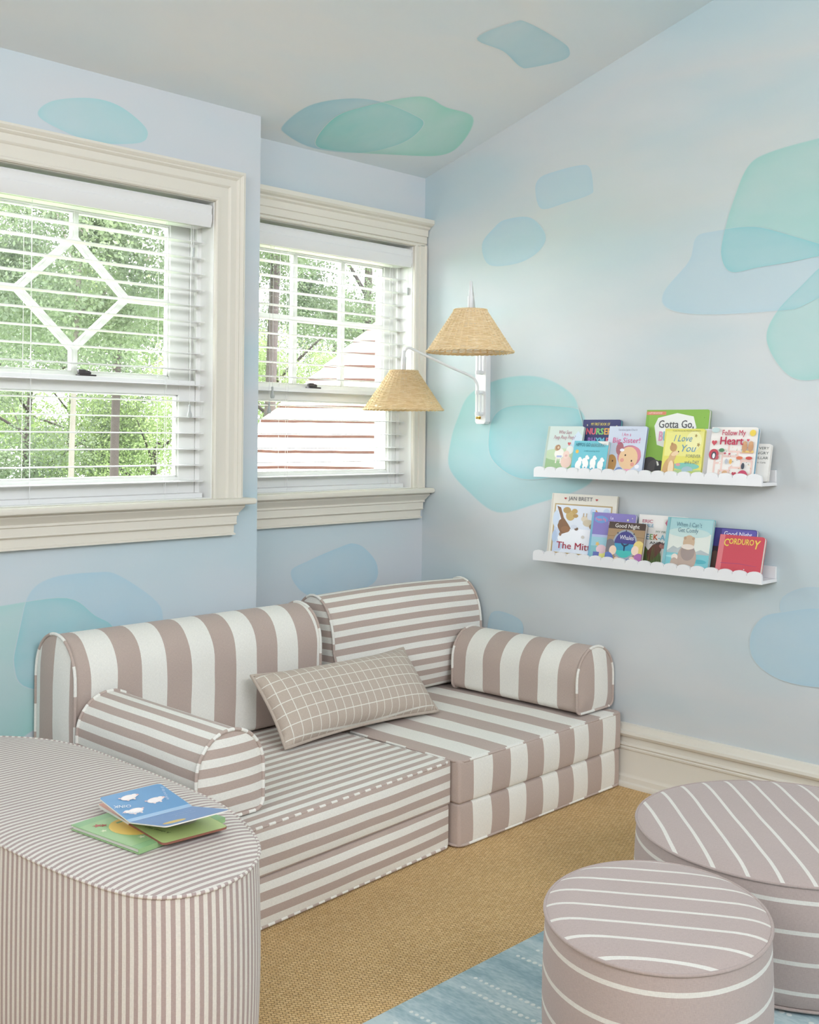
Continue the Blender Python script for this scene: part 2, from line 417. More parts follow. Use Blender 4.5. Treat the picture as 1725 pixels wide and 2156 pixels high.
tag(MB().box(XL-.1, .14, YF-.1, YF, 0, 4.6).build('wall_front', WALL_B[0]), kind='structure')
tag(MB().box(XL, .1, YF, .1, -.1, 0).build('floor', SISAL), kind='structure')
# baseboards
def extrude_profile(mb, prof, a, b, axis, sign, wallpos):
    # prof: (protrusion, z); along axis from a to b
    n = len(prof); vs = []
    for t in (a, b):
        for p, z in prof: vs.append((wallpos+sign*p, t, z) if axis == 'y' else (t, wallpos+sign*p, z))
    fs = [(i, i+1, n+i+1, n+i) for i in range(n-1)]+[tuple(range(n)), tuple(range(n, 2*n))[::-1]]
    mb.add(vs, fs)
BP = [(0, 0), (.036, 0), (.036, .006), (.033, .014), (.026, .018), (.024, .034), (.020, .039), (.017, .046), (.017, .128), (.021, .131), (.022, .137), (.018, .140), (.022, .146), (.020, .151), (.015, .154), (.015, .173), (.024, .178), (.029, .187), (.027, .196), (.018, .200), (.016, .206), (.012, .217), (.0, .220)]
mb = MB(); extrude_profile(mb, BP, YF, -.0, 'y', -1, 0.); tag(mb.build('baseboard_right', TRIM, smooth=25), kind='structure')
mb = MB(); extrude_profile(mb, BP, XL, XJ, 'x', -1, D1); tag(mb.build('baseboard_left', TRIM, smooth=25), kind='structure')
mb = MB(); extrude_profile(mb, BP, XJ, -.038, 'x', -1, 0.); tag(mb.build('baseboard_back', TRIM, smooth=25), kind='structure')

# ================= WINDOWS =================
def casing(mb, w, prof, xr=None):
    f = w['f']; rows = []
    for d, p in prof:
        xb = w['x1']+d
        if xr is not None: xb = min(xb, xr)
        rows.append([(w['x0']-d, f-p, w['z0']), (w['x0']-d, f-p, w['z1']+d), (xb, f-p, w['z1']+d), (xb, f-p, w['z0'])])
    vs = [p for r in rows for p in r]; fs = []
    for i in range(len(rows)-1):
        for k in range(3): a = i*4+k; fs.append((a, a+1, a+5, a+4))
    mb.add(vs, fs)
CPROF = [(0, -.0), (0, .012), (.004, .017), (.011, .017), (.014, .012), (.050, .012), (.054, .016), (.058, .018), (.080, .018), (.083, .022), (.088, .026), (.092, .024), (.096, .028), (.102, .032), (.106, .030), (.110, .030), (.110, 0)]
def xbar(mb, x0, x1, prof, f, zs=0):   # horizontal moulding; prof (protrusion, z, end setback)
    n = len(prof); vs = []
    for side in (0, 1):
        for p, z, e in prof: vs.append(((x0+e) if side == 0 else (x1-e), f-p, z+zs))
    fs = [(i, i+1, n+i+1, n+i) for i in range(n-1)]
    for side in (0, 1):     # end returns back to the wall
        b = len(vs)
        for p, z, e in prof: vs.append(((x0+e) if side == 0 else (x1-e), f, z+zs))
        for i in range(n-1): fs.append((side*n+i, b+i, b+i+1, side*n+i+1))
    mb.add(vs, fs)
STOOL = [(.0, -.0, 0), (.068, .0, .004), (.073, .003, .001), (.075, .010, 0), (.073, .018, .001), (.068, .021, .004), (-.06, .021, 0)]
def build_window(name, w, hexa, left_open=None, right_clip=None, crown=False):
    f = w['f']; root = thing(name, None, None, ((w['x0']+w['x1'])/2, f, w['z0']), kind='structure'); B = root.location.copy()
    x0, x1, z0, z1 = w['x0'], w['x1'], w['z0'], w['z1']
    if not crown:
        mb = MB(); casing(mb, w, CPROF); mb.build('casing', TRIM, root, smooth=20, base=B)
    else:
        mb = MB()
        wl = [(0, -.0), (0, .012), (.004, .017), (.011, .017), (.014, .012), (.028, .012), (.031, .018), (.055, .018), (.058, .023), (.064, .023), (.064, 0)]
        for (xe, sg, k) in ((x1, 1, 1.0), (x0, -1, 1.25)):
            vs = []; n = len(wl)
            for z in (z0, z1+.006):
                for d, p in wl: vs.append((xe+sg*min(d*k, .0715 if sg > 0 else 1), f-p, z))
            mb.add(vs, [(i, i+1, n+i+1, n+i) for i in range(n-1)])
        mb.build('casing', TRIM, root, smooth=20, base=B)
        mb = MB()
        xbar(mb, x0-.075, x1+.070, [(0, 2.03, .0), (.014, 2.03, .004), (.018, 2.034, .004), (.018, 2.040, .004), (.014, 2.043, .004), (.020, 2.046, .005), (.020, 2.072, .005), (.025, 2.075, .003), (.025, 2.100, .003),
             (.034, 2.106, .001), (.036, 2.112, .0), (.050, 2.117, -.0), (.058, 2.124, -.0), (.058, 2.140, 0), (0, 2.140, 0)], f)
        mb.build('header', TRIM, root, smooth=20, base=B)
    sx0, sx1 = x0-.13, (x1+.137 if not crown else -.002)
    if crown: sx0 = XJ+.002
    mb = MB(); xbar(mb, sx0, sx1, [(p, z+z0-.021, e) for p, z, e in STOOL], f); mb.build('stool', TRIM, root, smooth=30, base=B)
    ax1 = x1+.105 if not crown else -.006; ax0 = x0-.105 if not crown else XJ+.003
    mb = MB(); xbar(mb, ax0, ax1, [(0, .999, 0), (.050, .999, 0), (.050, .990, 0), (.044, .984, .003), (.036, .976, .006), (.030, .968, .012), (.032, .965, .012), (.032, .961, .012),
        (.026, .958, .016), (.026, .936, .017), (.029, .932, .017), (.026, .929, .018), (.018, .926, .022), (.018, .901, .023), (.024, .898, .020), (.024, .893, .020), (0, .891, .020)], f)
    mb.build('apron', TRIM, root, smooth=20, base=B)
    # jamb lining with sash tracks
    mb = MB()
    for xs, sg in ((x0, 1), (x1, -1)):
        mb.box(min(xs+sg*.002, xs-sg*.02), max(xs+sg*.002, xs-sg*.02), f-.001, f+.19, z0-.01, z1+.01)
        for yy in (.070, .111, .151): mb.box(min(xs, xs+sg*.018), max(xs, xs+sg*.018), f+yy, f+yy+.010, z0, z1)
        mb.box(min(xs, xs+sg*.03), max(xs, xs+sg*.03), f+.160, f+.19, z0, z1)
    mb.box(x0, x1, f-.001, f+.19, z1-.002, z1+.02); mb.box(x0, x1, f+.16, f+.19, z1-.035, z1)
    mb.box(x0, x1, f-.0, f+.21, z0-.03, z0+.002); mb.build('jamb', SASH, root, base=B, bevel=.0015)
    def sash(nm, y, za, zb, st, tr, br, muntins):
        o = MB(); xa, xb = x0+.019, x1-.019; ga, gb, gc, gd = xa+st, xb-st, za+br, zb-tr
        o.box(xa, ga, y-.018, y+.018, za, zb); o.box(gb, xb, y-.018, y+.018, za, zb)
        o.box(ga, gb, y-.018, y+.018, za, gc); o.box(ga, gb, y-.018, y+.018, gd, zb)
        for (p0, p1, q0, q1) in ((ga, ga+.006, gc, gd), (gb-.006, gb, gc, gd), (ga, gb, gc, gc+.006), (ga, gb, gd-.006, gd)):
            o.box(p0, p1, y-.010, y+.010, q0, q1)
        so = o.build(nm, SASH, root, base=B, bevel=.0015)
        g = MB(); g.box(ga-.002, gb+.002, y-.0015, y+.0015, gc-.002, gd+.002); g.build('glass_pane', GLASS, so, base=B)
        if muntins: muntins(so, ga, gb, gc, gd, y)
        return so
    def bar(o, a, b, y, wd=.022, dp=.026):
        bar.k = getattr(bar, 'k', 0)+1; dp += .0008*(bar.k % 8)
        a, b = Vector((a[0], 0, a[1])), Vector((b[0], 0, b[1])); t = (b-a).normalized(); n = Vector((-t.z, 0, t.x))
        for ww, dd in ((wd/2, dp*.35), (wd*.28, dp*.5)):
            vs = [p+n*s*ww+Vector((0, y+q*dd, 0)) for p in (a, b) for s in (-1, 1) for q in (-1, 1)]
            o.add(vs, [(0, 1, 3, 2), (4, 6, 7, 5), (0, 4, 5, 1), (2, 3, 7, 6), (0, 2, 6, 4), (1, 5, 7, 3)])
    def star(so, ga, gb, gc, gd, y):
        cx = (x0+x1)/2; cz = 1.684; hw, hh = .190, .1775; o = MB()
        R, L, T, Bm = (cx+hw, cz), (cx-hw, cz), (cx, cz+hh), (cx, cz-hh)
        for a, b in ((T, R), (R, Bm), (Bm, L), (L, T), (T, (cx, gd)), (Bm, (cx, gc)), (R, (gb, cz)), (L, (ga, cz))): bar(o, a, b, y)
        o.build('muntin', SASH, so, base=B)
    def cross(so, ga, gb, gc, gd, y):
        o = MB()
        for xx in (-.352, -.604): bar(o, (xx, gc), (xx, gd), y)
        bar(o, (ga, (gc+gd)/2+.003), (gb, (gc+gd)/2+.003), y); o.build('muntin', SASH, so, base=B)
    sash('upper_sash', f+.132, 1.385, 2.0, .078 if hexa else .033, .055, .048, star if hexa else cross)
    sash('lower_sash', f+.092, 1.022, 1.420, .066 if hexa else .045, .050, .070, None)
    lx = -1.585 if hexa else -.53
    lk = MB(); lk.box(lx-.03, lx+.03, f+.080, f+.110, 1.420, 1.426); lk.lathe([(.016, 0), (.016, .008), (.011, .012)], (lx, f+.095, 1.426), 16)
    lk.box(lx-.034, lx-.008, f+.078, f+.094, 1.426, 1.441); lk.build('sash_lock', GREYM, root, base=B, bevel=.003)
    return root
build_window('window_1', W1, True); build_window('window_2', W2, False, crown=True)

# ================= BLINDS =================
def build_blind(label, w, zs, n, xa, xb, ladder, tassels):
    f = w['f']; root = thing('window_blind', label, 'blind', ((xa+xb)/2, f+.05, zs[0]-.80), 'slatted blinds in the two windows'); B = root.location.copy()
    prof = [(.010, .075), (-.006, .074), (-.010, .068), (-.007, .060), (-.007, .045), (-.010, .041), (-.009, .020), (-.004, .006), (-.002, .0), (.008, .0)]
    v = MB(); z0 = 1.9405; nn = len(prof); vs = []
    for x in (xa-.001, xb+.001):
        for y, z in prof: vs.append((x, f+y+.006, z0+z))
    v.add(vs, [(i, i+1, nn+i+1, nn+i) for i in range(nn-1)]+[tuple(range(nn)), tuple(range(nn, 2*nn))[::-1], (nn-1, 0, nn, 2*nn-1)])
    v.build('valance', BLIND, root, smooth=30, base=B)
    h = MB(); h.box(xa+.003, xb-.003, f+.018, f+.068, 1.965, 2.012); h.build('headrail', BLIND, root, base=B)
    yc = f+.055; me = None
    for i in range(n):
        z = zs[0]-zs[1]*i
        if me is None:
            s = MB(); vs = []; K = 6
            for x in (xa+.002, xb-.002):
                for k in range(K+1):
                    y = -.025+.05*k/K; c = .0015*(1-(y/.025)**2); vs.append((x, y, c+.0013))
                for k in range(K, -1, -1):
                    y = -.025+.05*k/K; c = .0015*(1-(y/.025)**2); vs.append((x, y, c-.0013))
            m = 2*(K+1); s.add(vs, [(i2, (i2+1) % m, m+(i2+1) % m, m+i2) for i2 in range(m)]+[tuple(range(m)), tuple(range(m, 2*m))[::-1]])
            o = s.build('slat', BLIND, root, smooth=40); me = o
        else:
            o = me.copy(); COL.objects.link(o); o.parent = root
        o.location = Vector((0, yc, z))-Vector((0, B.y, B.z))-Vector((B.x, 0, 0))
        o.location = Vector((-B.x, yc-B.y, z-B.z))
    zb = zs[0]-zs[1]*n+.022
    b = MB(); b.box(xa+.002, xb-.002, yc-.024, yc+.024, zb-.026, zb-.008); b.build('bottom_rail', BLIND, root, base=B, bevel=.004)
    for x in ladder:
        c = MB()
        for dx, yy in ((0, yc-.0275), (.001, yc+.0275)): c.tube([(x+dx, yy, 1.965), (x+dx, yy, zb-.02)], .0007, 5)
        c.tube([(x+.012, yc, 1.965), (x+.012, yc, zb-.02)], .0007, 5)
        c.build('ladder_cord', BLIND, root, base=B)
    for (x, y, zt, kind) in tassels:
        c = MB(); wv = [(x+.0012*math.sin(k*1.3), y, 1.96+(zt-1.96)*k/8) for k in range(9)]
        c.tube(wv, .0008, 5); co = c.build('pull_cord', BLIND, root, base=B); t = MB()
        if kind: t.lathe([(.003, 0), (.0045, -.004), (.0035, -.010), (.0045, -.020), (.008, -.032), (.0085, -.038), (.006, -.044)][::-1], (x, y, zt), 16)
        else: t.lathe([(.0045, -.030), (.0045, 0)], (x, y, zt), 14)
        t.build('tassel', GREYP, co, smooth=40, base=B)
    return root
def cordpos(px, py, y):
    p = at(px, py, y=y); return p.x, p.z
tz = [(407, 522, False), (401, 852, True)]
c1 = [(cordpos(px, py, D1+.02)[0], D1+.020+.004*i, cordpos(px, py, D1+.02)[1], k) for i, (px, py, k) in enumerate(tz)]
build_blind('white slatted blind, lowered open, in the larger left window with the diamond pattern', W1, (1.9437, .0541), 17, -2.05, -1.176, [at(66, 600, y=D1+.03).x, at(350, 800, y=D1+.03).x], c1)
c2 = [(cordpos(px, py, .02)[0], .020+.003*i, cordpos(px, py, .02)[1], k) for i, (px, py, k) in enumerate([(859, 606, False), (575, 814, True), (569, 846, True)])]
build_blind('white slatted blind, lowered open, in the right window beside the wicker lamps', W2, (1.9437, .0541), 17, -.878, -.079, [at(607, 700, y=.03).x, at(825, 700, y=.03).x], c2)

# ================= SOFT FURNITURE =================
def cushion_box(mb, c, h, r=.02, n=14, bulge=(.01, .01, .012), M=None, uvdir=None, uvoff=(0, 0)):
    """rounded box; c centre, h half sizes. uvdir: for face axis -> (stripe axis) so that UV.x runs across the stripes"""
    hx, hy, hz = h
    def pos(p):
        q = [p[0]*hx, p[1]*hy, p[2]*hz]; inn = [max(-(hh-r), min(hh-r, a)) for a, hh in zip(q, h)]
        d = Vector([a-b for a, b in zip(q, inn)])
        if d.length > 0: d = d.normalized()*r
        res = [inn[i]+d[i] for i in range(3)]
        w = [(1-p[i]**2) for i in range(3)]
        res[0] += bulge[0]*math.copysign(1, p[0])*(abs(p[0]) > .999)*(w[1]*w[2])**.6
        res[1] += bulge[1]*math.copysign(1, p[1])*(abs(p[1]) > .999)*(w[0]*w[2])**.6
        res[2] += bulge[2]*math.copysign(1, p[2])*(abs(p[2]) > .999)*(w[0]*w[1])**.6
        return Vector(res)
    def knots(hh):
        e = r/hh; ts = [-1, -1+e*.3, -1+e*.65, -1+e]; m = n
        ts += [-1+e+(2-2*e)*k/m for k in range(1, m)]; return ts+[1-e, 1-e*.65, 1-e*.3, 1]
    K = [knots(a) for a in h]
    for ax in range(3):
        a, b = [i for i in range(3) if i != ax]
        for sg in (-1, 1):
            vs = []; fs = []; uv = []; ka, kb = K[a], K[b]
            for i, ta in enumerate(ka):
                for j, tb in enumerate(kb):
                    p = [0, 0, 0]; p[ax] = sg; p[a] = ta; p[b] = tb; vs.append(pos(p)+Vector(c))
            nb = len(kb); sa = uvdir[ax] if uvdir else a
            def UV(i, j):
                A = c[a]+ka[i]*h[a]; Bv = c[b]+kb[j]*h[b]
                return (A+uvoff[0], Bv) if sa == a else (Bv+uvoff[0], A)
            for i in range(len(ka)-1):
                for j in range(nb-1):
                    q = [(i, j), (i+1, j), (i+1, j+1), (i, j+1)]; fs.append([x*nb+y for x, y in q]); uv.append([UV(x, y) for x, y in q])
            mb.add(vs, fs, uv, 0, M)
def loop_rounded(hx, hy, z, r, c, k=6):
    P = []
    for sx, sy, a0 in ((1, 1, 0), (-1, 1, 90), (-1, -1, 180), (1, -1, 270)):
        for i in range(k+1):
            a = math.radians(a0+90*i/k); P.append((c[0]+sx*(hx-r)+r*math.cos(a), c[1]+sy*(hy-r)+r*math.sin(a), z))
    Q = []
    n = len(P)
    for i in range(n):
        a, b = Vector(P[i]), Vector(P[(i+1) % n]); m = max(1, int((b-a).length/.03))
        for j in range(m): Q.append(a+(b-a)*j/m)
    return Q
def seat(label, cx, cy, hx, hy, rot, mat, uvdirs, r, dash, uoff):
    root = thing('seat_cushion', label, 'cushion', (cx, cy, 0), 'folding foam seat bases'); root.rotation_euler = (0, 0, math.radians(rot))
    t = .132
    for nm, z, rr, ex in (('bottom_layer', t/2+.001, r, 0), ('top_layer', t*1.5+.001, r, .003)):
        mb = MB(); cushion_box(mb, (0, 0, z), (hx+ex, hy+ex, t/2), rr, 14, (.004, .012, .004 if nm[0] == 't' else 0), None, uvdirs, (uoff, 0))
        mb.build(nm, mat, root, smooth=60, merge=.0004)
    for nm, z in (('piping', .2605), ('piping', .0075)):
        mb = MB(); P = loop_rounded(hx+.003, hy+.003, z, .03, (0, 0)); mb.tube(P, .0042, 8, True, M=None); mb.build(nm, dash, root, smooth=60)
    return root
DASH = stripe('piping_dashes', .044, .5)
DASHW = stripe('piping_wide_dashes', .171, .5)
# narrow: stripes along x on every face ; wide: stripes along y on top / vertical on the front
seat('seat base with thin taupe stripes on the left, under the left arm bolster', -1.366, -.583, .428, .440, 3.4, NARROW, {0: 2, 1: 2, 2: 1}, .006, DASH, .012)
seat('seat base with broad vertical taupe stripes on the right, by the baseboard', -.468, -.578, .432, .442, .4, WIDE, {0: 1, 1: 0, 2: 0}, .009, DASHW, .4595)

def loaf(root, name, prof, L, M, mat, umode, endmode, uoff=0, eoff=0, pip=None, bulge=.012, nseg=24, endname='end_panel', wr=.0):
    """prof: closed list (a,z); extruded along local X length L; M maps local (x,a,z) -> thing space"""
    n = len(prof); arc = [0]
    for i in range(n): a, b = prof[i], prof[(i+1) % n]; arc.append(arc[-1]+math.dist(a, b))
    mb = MB(); vs = []; fs = []; uv = []
    for i in range(nseg+1):
        x = L*i/nseg; sw = 1+wr*math.sin(math.pi*i/nseg)
        ca = sum(p[0] for p in prof)/n; cz = sum(p[1] for p in prof)/n
        for a, z in prof: vs.append((x, ca+(a-ca)*sw, z if z < .01 else z*sw))
    for i in range(nseg):
        for k in range(n):
            k2 = (k+1) % n; fs.append((i*n+k, (i+1)*n+k, (i+1)*n+k2, i*n+k2))
            x0, x1 = L*i/nseg, L*(i+1)/nseg; a0, a1 = arc[k], arc[k+1]
            q = [(x0, a0), (x1, a0), (x1, a1), (x0, a1)]
            uv.append([(p[0]+uoff, p[1]) if umode == 'x' else (p[1]+uoff, p[0]) for p in q])
    mb.add(vs, fs, uv, 0, M); mb.build('cover', mat, root, smooth=50)
    ca = sum(p[0] for p in prof)/n; cz = sum(p[1] for p in prof)/n
    for x, sg in ((0, -1), (L, 1)):
        e = MB(); R = [1, .93, .8, .55, .28]; vs = []; fs = []; uv = []
        for r in R:
            for a, z in prof: vs.append((x+sg*bulge*(1-r**3), ca+(a-ca)*r, cz+(z-cz)*r))
        vs.append((x+sg*bulge, ca, cz))
        def E(v): return (v[1]+eoff, v[2]) if endmode == 'a' else (v[2]+eoff, v[1])
        for j in range(len(R)-1):
            for k in range(n):
                q = [j*n+k, j*n+(k+1) % n, (j+1)*n+(k+1) % n, (j+1)*n+k]; fs.append(q); uv.append([E(vs[t]) for t in q])
        for k in range(n):
            q = [(len(R)-1)*n+k, (len(R)-1)*n+(k+1) % n, len(vs)-1]; fs.append(q); uv.append([E(vs[t]) for t in q])
        e.add(vs, fs, uv, 0, M); e.build(endname, mat, root, smooth=60)
        p = MB(); p.tube([(x+sg*.001, a+(a-ca)*.02, z+(z-cz)*.012) for a, z in prof], .0048, 8, True, M=M); p.build('piping', pip or DASH, root, smooth=60)
def arch(w, h, hs, rb=.02, k=20, lean=0, bulge=0):
    P = []
    for i in range(5): a = math.radians(270+90*i/4); P.append((w/2-rb+rb*math.cos(a), rb+rb*math.sin(a)))
    m = 4
    for i in range(1, m): P.append((w/2+bulge*math.sin(math.pi*i/m), rb+(hs-rb)*i/m))
    for i in range(k+1):
        a = math.pi*i/k; P.append((w/2*math.cos(a), hs+(h-hs)*math.sin(a)**.92 if math.sin(a) > 0 else hs))
    for i in range(1, m): P.append((-w/2-bulge*math.sin(math.pi*i/m), hs-(hs-rb)*i/m))
    for i in range(5): a = math.radians(180+90*i/4); P.append((-w/2+rb+rb*math.cos(a), rb+rb*math.sin(a)))
    nb = 6
    for i in range(1, nb): P.append((-w/2+rb+(w-2*rb)*i/nb, 0))
    return P
def M_x(x, y): return Matrix.Translation((x, y, 0))
# back bolsters: local X = world x, a = world y
SZ = .2735
r = thing('back_bolster', 'arched back bolster with broad vertical taupe stripes at the left end of the sofa', 'cushion', (-1.80, -.25, SZ), 'arched back bolsters')
loaf(r, '', arch(.228, .378, .245, .018), .918, Matrix.Identity(4), WIDE, 'x', 'a', .035, .0065, DASHW)
r = thing('back_bolster', 'arched back bolster with thin horizontal taupe stripes in the corner of the room', 'cushion', (-.79, -.222, SZ+.003), 'arched back bolsters')
r.rotation_euler = (0, 0, math.radians(-1.5))
loaf(r, '', arch(.225, .386, .20, .03, 20, 0, .022), .765, Matrix.Identity(4), NARROW, 'a', 'z', 0, .01, DASHW, .012, 24, 'end_panel', .02)
# arm bolsters: local X = world -y direction
def M_y(): return Matrix(((0, 1, 0, 0), (-1, 0, 0, 0), (0, 0, 1, 0), (0, 0, 0, 1)))
r = thing('arm_bolster', 'left arm bolster with thin lengthwise taupe stripes beside the long ottoman', 'cushion', (-1.700, -.385, SZ+.002), 'arm bolsters of the sofa')
loaf(r, '', arch(.205, .219, .105, .025), .578, M_y(), NARROW, 'a', 'z', .0, .015, DASH, .014)
r = thing('arm_bolster', 'right arm bolster with broad crosswise taupe stripes against the right wall', 'cushion', (-.128, -.396, SZ+.004), 'arm bolsters of the sofa')
r.rotation_euler = (0, 0, math.radians(.5))
loaf(r, '', arch(.218, .222, .105, .025), .575, M_y(), WIDE, 'x', 'a', .0235, .109, DASHW, .014)

# lumbar pillow
def pillow():
    A = Vector((-1.222, -.578, .278)); Bv = Vector((-.575, -.590, .280)); T = Vector((-1.205, -.425, .452)); T2 = Vector((-.545, -.430, .450))
    ex = ((Bv-A)+(T2-T)).normalized(); c = (A+Bv+T+T2)/4; ey = ((T-A)+(T2-Bv)); ey = (ey-ex*ey.dot(ex)).normalized(); ez = ex.cross(ey)
    c = c+ez*.018
    M = Matrix((ex, ey, ez)).transposed().to_4x4(); M.translation = c
    root = thing('lumbar_pillow', 'small oblong pillow with taupe and cream windowpane check, lying on the seat', 'pillow', M=M)
    W_, H_, T_ = .675, .262, .074; NU, NV = 44, 20; mb = MB()
    def P(u, v, s):
        x = W_/2*u*(1-.035*(1-v*v)*abs(u)**4); y = H_/2*v*(1-.13*(1-u*u)*abs(v)**3)
        t = T_*max(0, (1-abs(u)**3.2)*(1-abs(v)**2.6))**.55
        return (x, y, s*t)
    for s in (1, -1):
        vs = [P(-1+2*i/NU, -1+2*j/NV, s) for i in range(NU+1) for j in range(NV+1)]
        fs = []; uv = []
        for i in range(NU):
            for j in range(NV):
                q = [i*(NV+1)+j, (i+1)*(NV+1)+j, (i+1)*(NV+1)+j+1, i*(NV+1)+j+1]; fs.append(q)
                uv.append([(vs[t][0], vs[t][1]) for t in q])
        mb.add(vs, fs, uv)
    mb.build('cover', CHECK, root, smooth=70, merge=.0003)
    B_ = [(-1+2*i/40, -1) for i in range(40)]+[(1, -1+2*i/16) for i in range(16)]+[(1-2*i/40, 1) for i in range(40)]+[(-1, 1-2*i/16) for i in range(16)]
    mb = MB(); mb.tube([P(u, v, 0) for u, v in B_], .0056, 8, True); mb.build('piping', fabric('pillow_piping', srgb(190, 176, 162)), root, smooth=60)
pillow()

# ottomans
def ottoman(label, outline, h, mat_side, mat_top, pipm, side_v, top_dir, crown=.018, side_off=0, zb=0, top_off=0, group=None, belly=.006, cat='ottoman'):
    n = len(outline); cx = sum(p[0] for p in outline)/n; cy = sum(p[1] for p in outline)/n
    root = thing('ottoman', label, cat, (cx, cy, zb), group); h -= zb
    O = [(p[0]-cx, p[1]-cy) for p in outline]; arc = [0]
    for i in range(n): arc.append(arc[-1]+math.dist(O[i], O[(i+1) % n]))
    def ring(s, z): return [(x*s, y*s, z) for x, y in O]
    R0 = sum(math.hypot(*p) for p in O)/n
    mb = MB(); zs = [.004, .015]+[.015+(h-.03)*k/8 for k in range(1, 9)]+[h-.004, h]
    vs = []; fs = []; uv = []
    for z in zs:
        s = 1-.010/R0*(1 if z < .006 else 0)+belly/R0*math.sin(math.pi*z/h); vs += ring(s, z)
    for j in range(len(zs)-1):
        for k in range(n):
            k2 = (k+1) % n; fs.append((j*n+k, j*n+k2, (j+1)*n+k2, (j+1)*n+k))
            q = [(arc[k], zs[j]), (arc[k+1], zs[j]), (arc[k+1], zs[j+1]), (arc[k], zs[j+1])]
            uv.append([(a+side_off, b) if side_v else (b-h+side_off, a) for a, b in q])
    fs.append(tuple(range(n))[::-1]); uv.append([(0, 0)]*n)
    mb.add(vs, fs, uv); mb.build('side_cover', mat_side, root, smooth=50)
    mb = MB(); vs = []; fs = []; uv = []; RS = [1, .99, .97, .94, .9, .84, .75, .5, .25]
    for s in RS: vs += ring(s, h+crown*(1-s**9)+.002)
    vs.append((0, 0, h+crown+.002)); c, s_ = math.cos(math.radians(top_dir)), math.sin(math.radians(top_dir))
    def U(v): return (-s_*v[0]+c*v[1]+top_off, c*v[0]+s_*v[1])
    for j in range(len(RS)-1):
        for k in range(n):
            k2 = (k+1) % n; q = [j*n+k, j*n+k2, (j+1)*n+k2, (j+1)*n+k]; fs.append(q); uv.append([U(vs[t]) for t in q])
    for k in range(n):
        q = [(len(RS)-1)*n+k, (len(RS)-1)*n+(k+1) % n, len(vs)-1]; fs.append(q); uv.append([U(vs[t]) for t in q])
    mb.add(vs, fs, uv); mb.build('top_cover', mat_top, root, smooth=50)
    for z in (h, .008):
        mb = MB(); mb.tube([(x*(1+.001/R0), y*(1+.001/R0), z+.001) for x, y in O], .0036, 8, True); mb.build('piping', pipm, root, smooth=60)
    return root
LONG = smooth_loop([(p[0], p[1], 0) for p in [(-1.895, -.80), (-1.897, -1.05), (-1.915, -1.245), (-1.985, -1.44), (-2.085, -1.545), (-2.211, -1.570), (-2.30, -1.508), (-2.345, -1.335), (-2.367, -1.09), (-2.375, -.85), (-2.36, -.6), (-2.3, -.42), (-2.2, -.31), (-2.1, -.285), (-2.013, -.345), (-1.938, -.455), (-1.90, -.6)]], 8)
ottoman('long oval ottoman with fine taupe ticking stripes, two books lying on top', [(p.x, p.y) for p in LONG], .412, TICK, TICK, TICK, True, 0, .012)
def ell(cx, cy, a, b, ang, n=72):
    c, s = math.cos(math.radians(ang)), math.sin(math.radians(ang))
    return [(cx+a*math.cos(t)*c-b*math.sin(t)*s, cy+a*math.cos(t)*s+b*math.sin(t)*c) for t in [2*math.pi*k/n for k in range(n)]]
ottoman('smaller round taupe ottoman with thin cream stripes, nearest the camera on the blue rug', ell(-1.540, -2.101, .250, .210, 31.6), .338, PIN, PIN, PLAIN_TAUPE, False, -56.8, .013, .038+.055, .009, .020, 'round pinstriped ottomans')
ottoman('larger round taupe ottoman with thin cream stripes, by the right wall', ell(-.775, -2.002, .368, .368, 0, 96), .283, PIN, PIN, PLAIN_TAUPE, False, 43.9, .014, .038+.055, .009, .0, 'round pinstriped ottomans')

# rug
def rug():
    root = thing('area_rug', 'flat woven blue area rug with rows of cream dots on the sisal', 'rug', (-1.5, -2.5, 0))
    x0, x1, y0, y1 = -1.93, -.55, -4.3, -1.548; b = root.location
    dots = MB().box(x0, x1, y0, y1, .0005, .008); xs = [-1.470, -1.522, -1.260, -1.316, -1.055, -1.110, -1.68, -1.735, -1.895, -1.95]
    for i, x in enumerate(xs):
        y = -1.588-.008*(i % 3)
        while y > -2.6:
            rr = .0058*random.uniform(.8, 1.1)
            if random.random() < .94: dots.lathe([(rr, 0), (rr*.9, .0006)], (x+random.uniform(-.001, .001), y, .0081), 10, 1)
            y -= .0165
    dots.build('pile', [RUG, plain('rug_dots', srgb(222, 228, 224), .9, .05)], root, base=b)
rug()

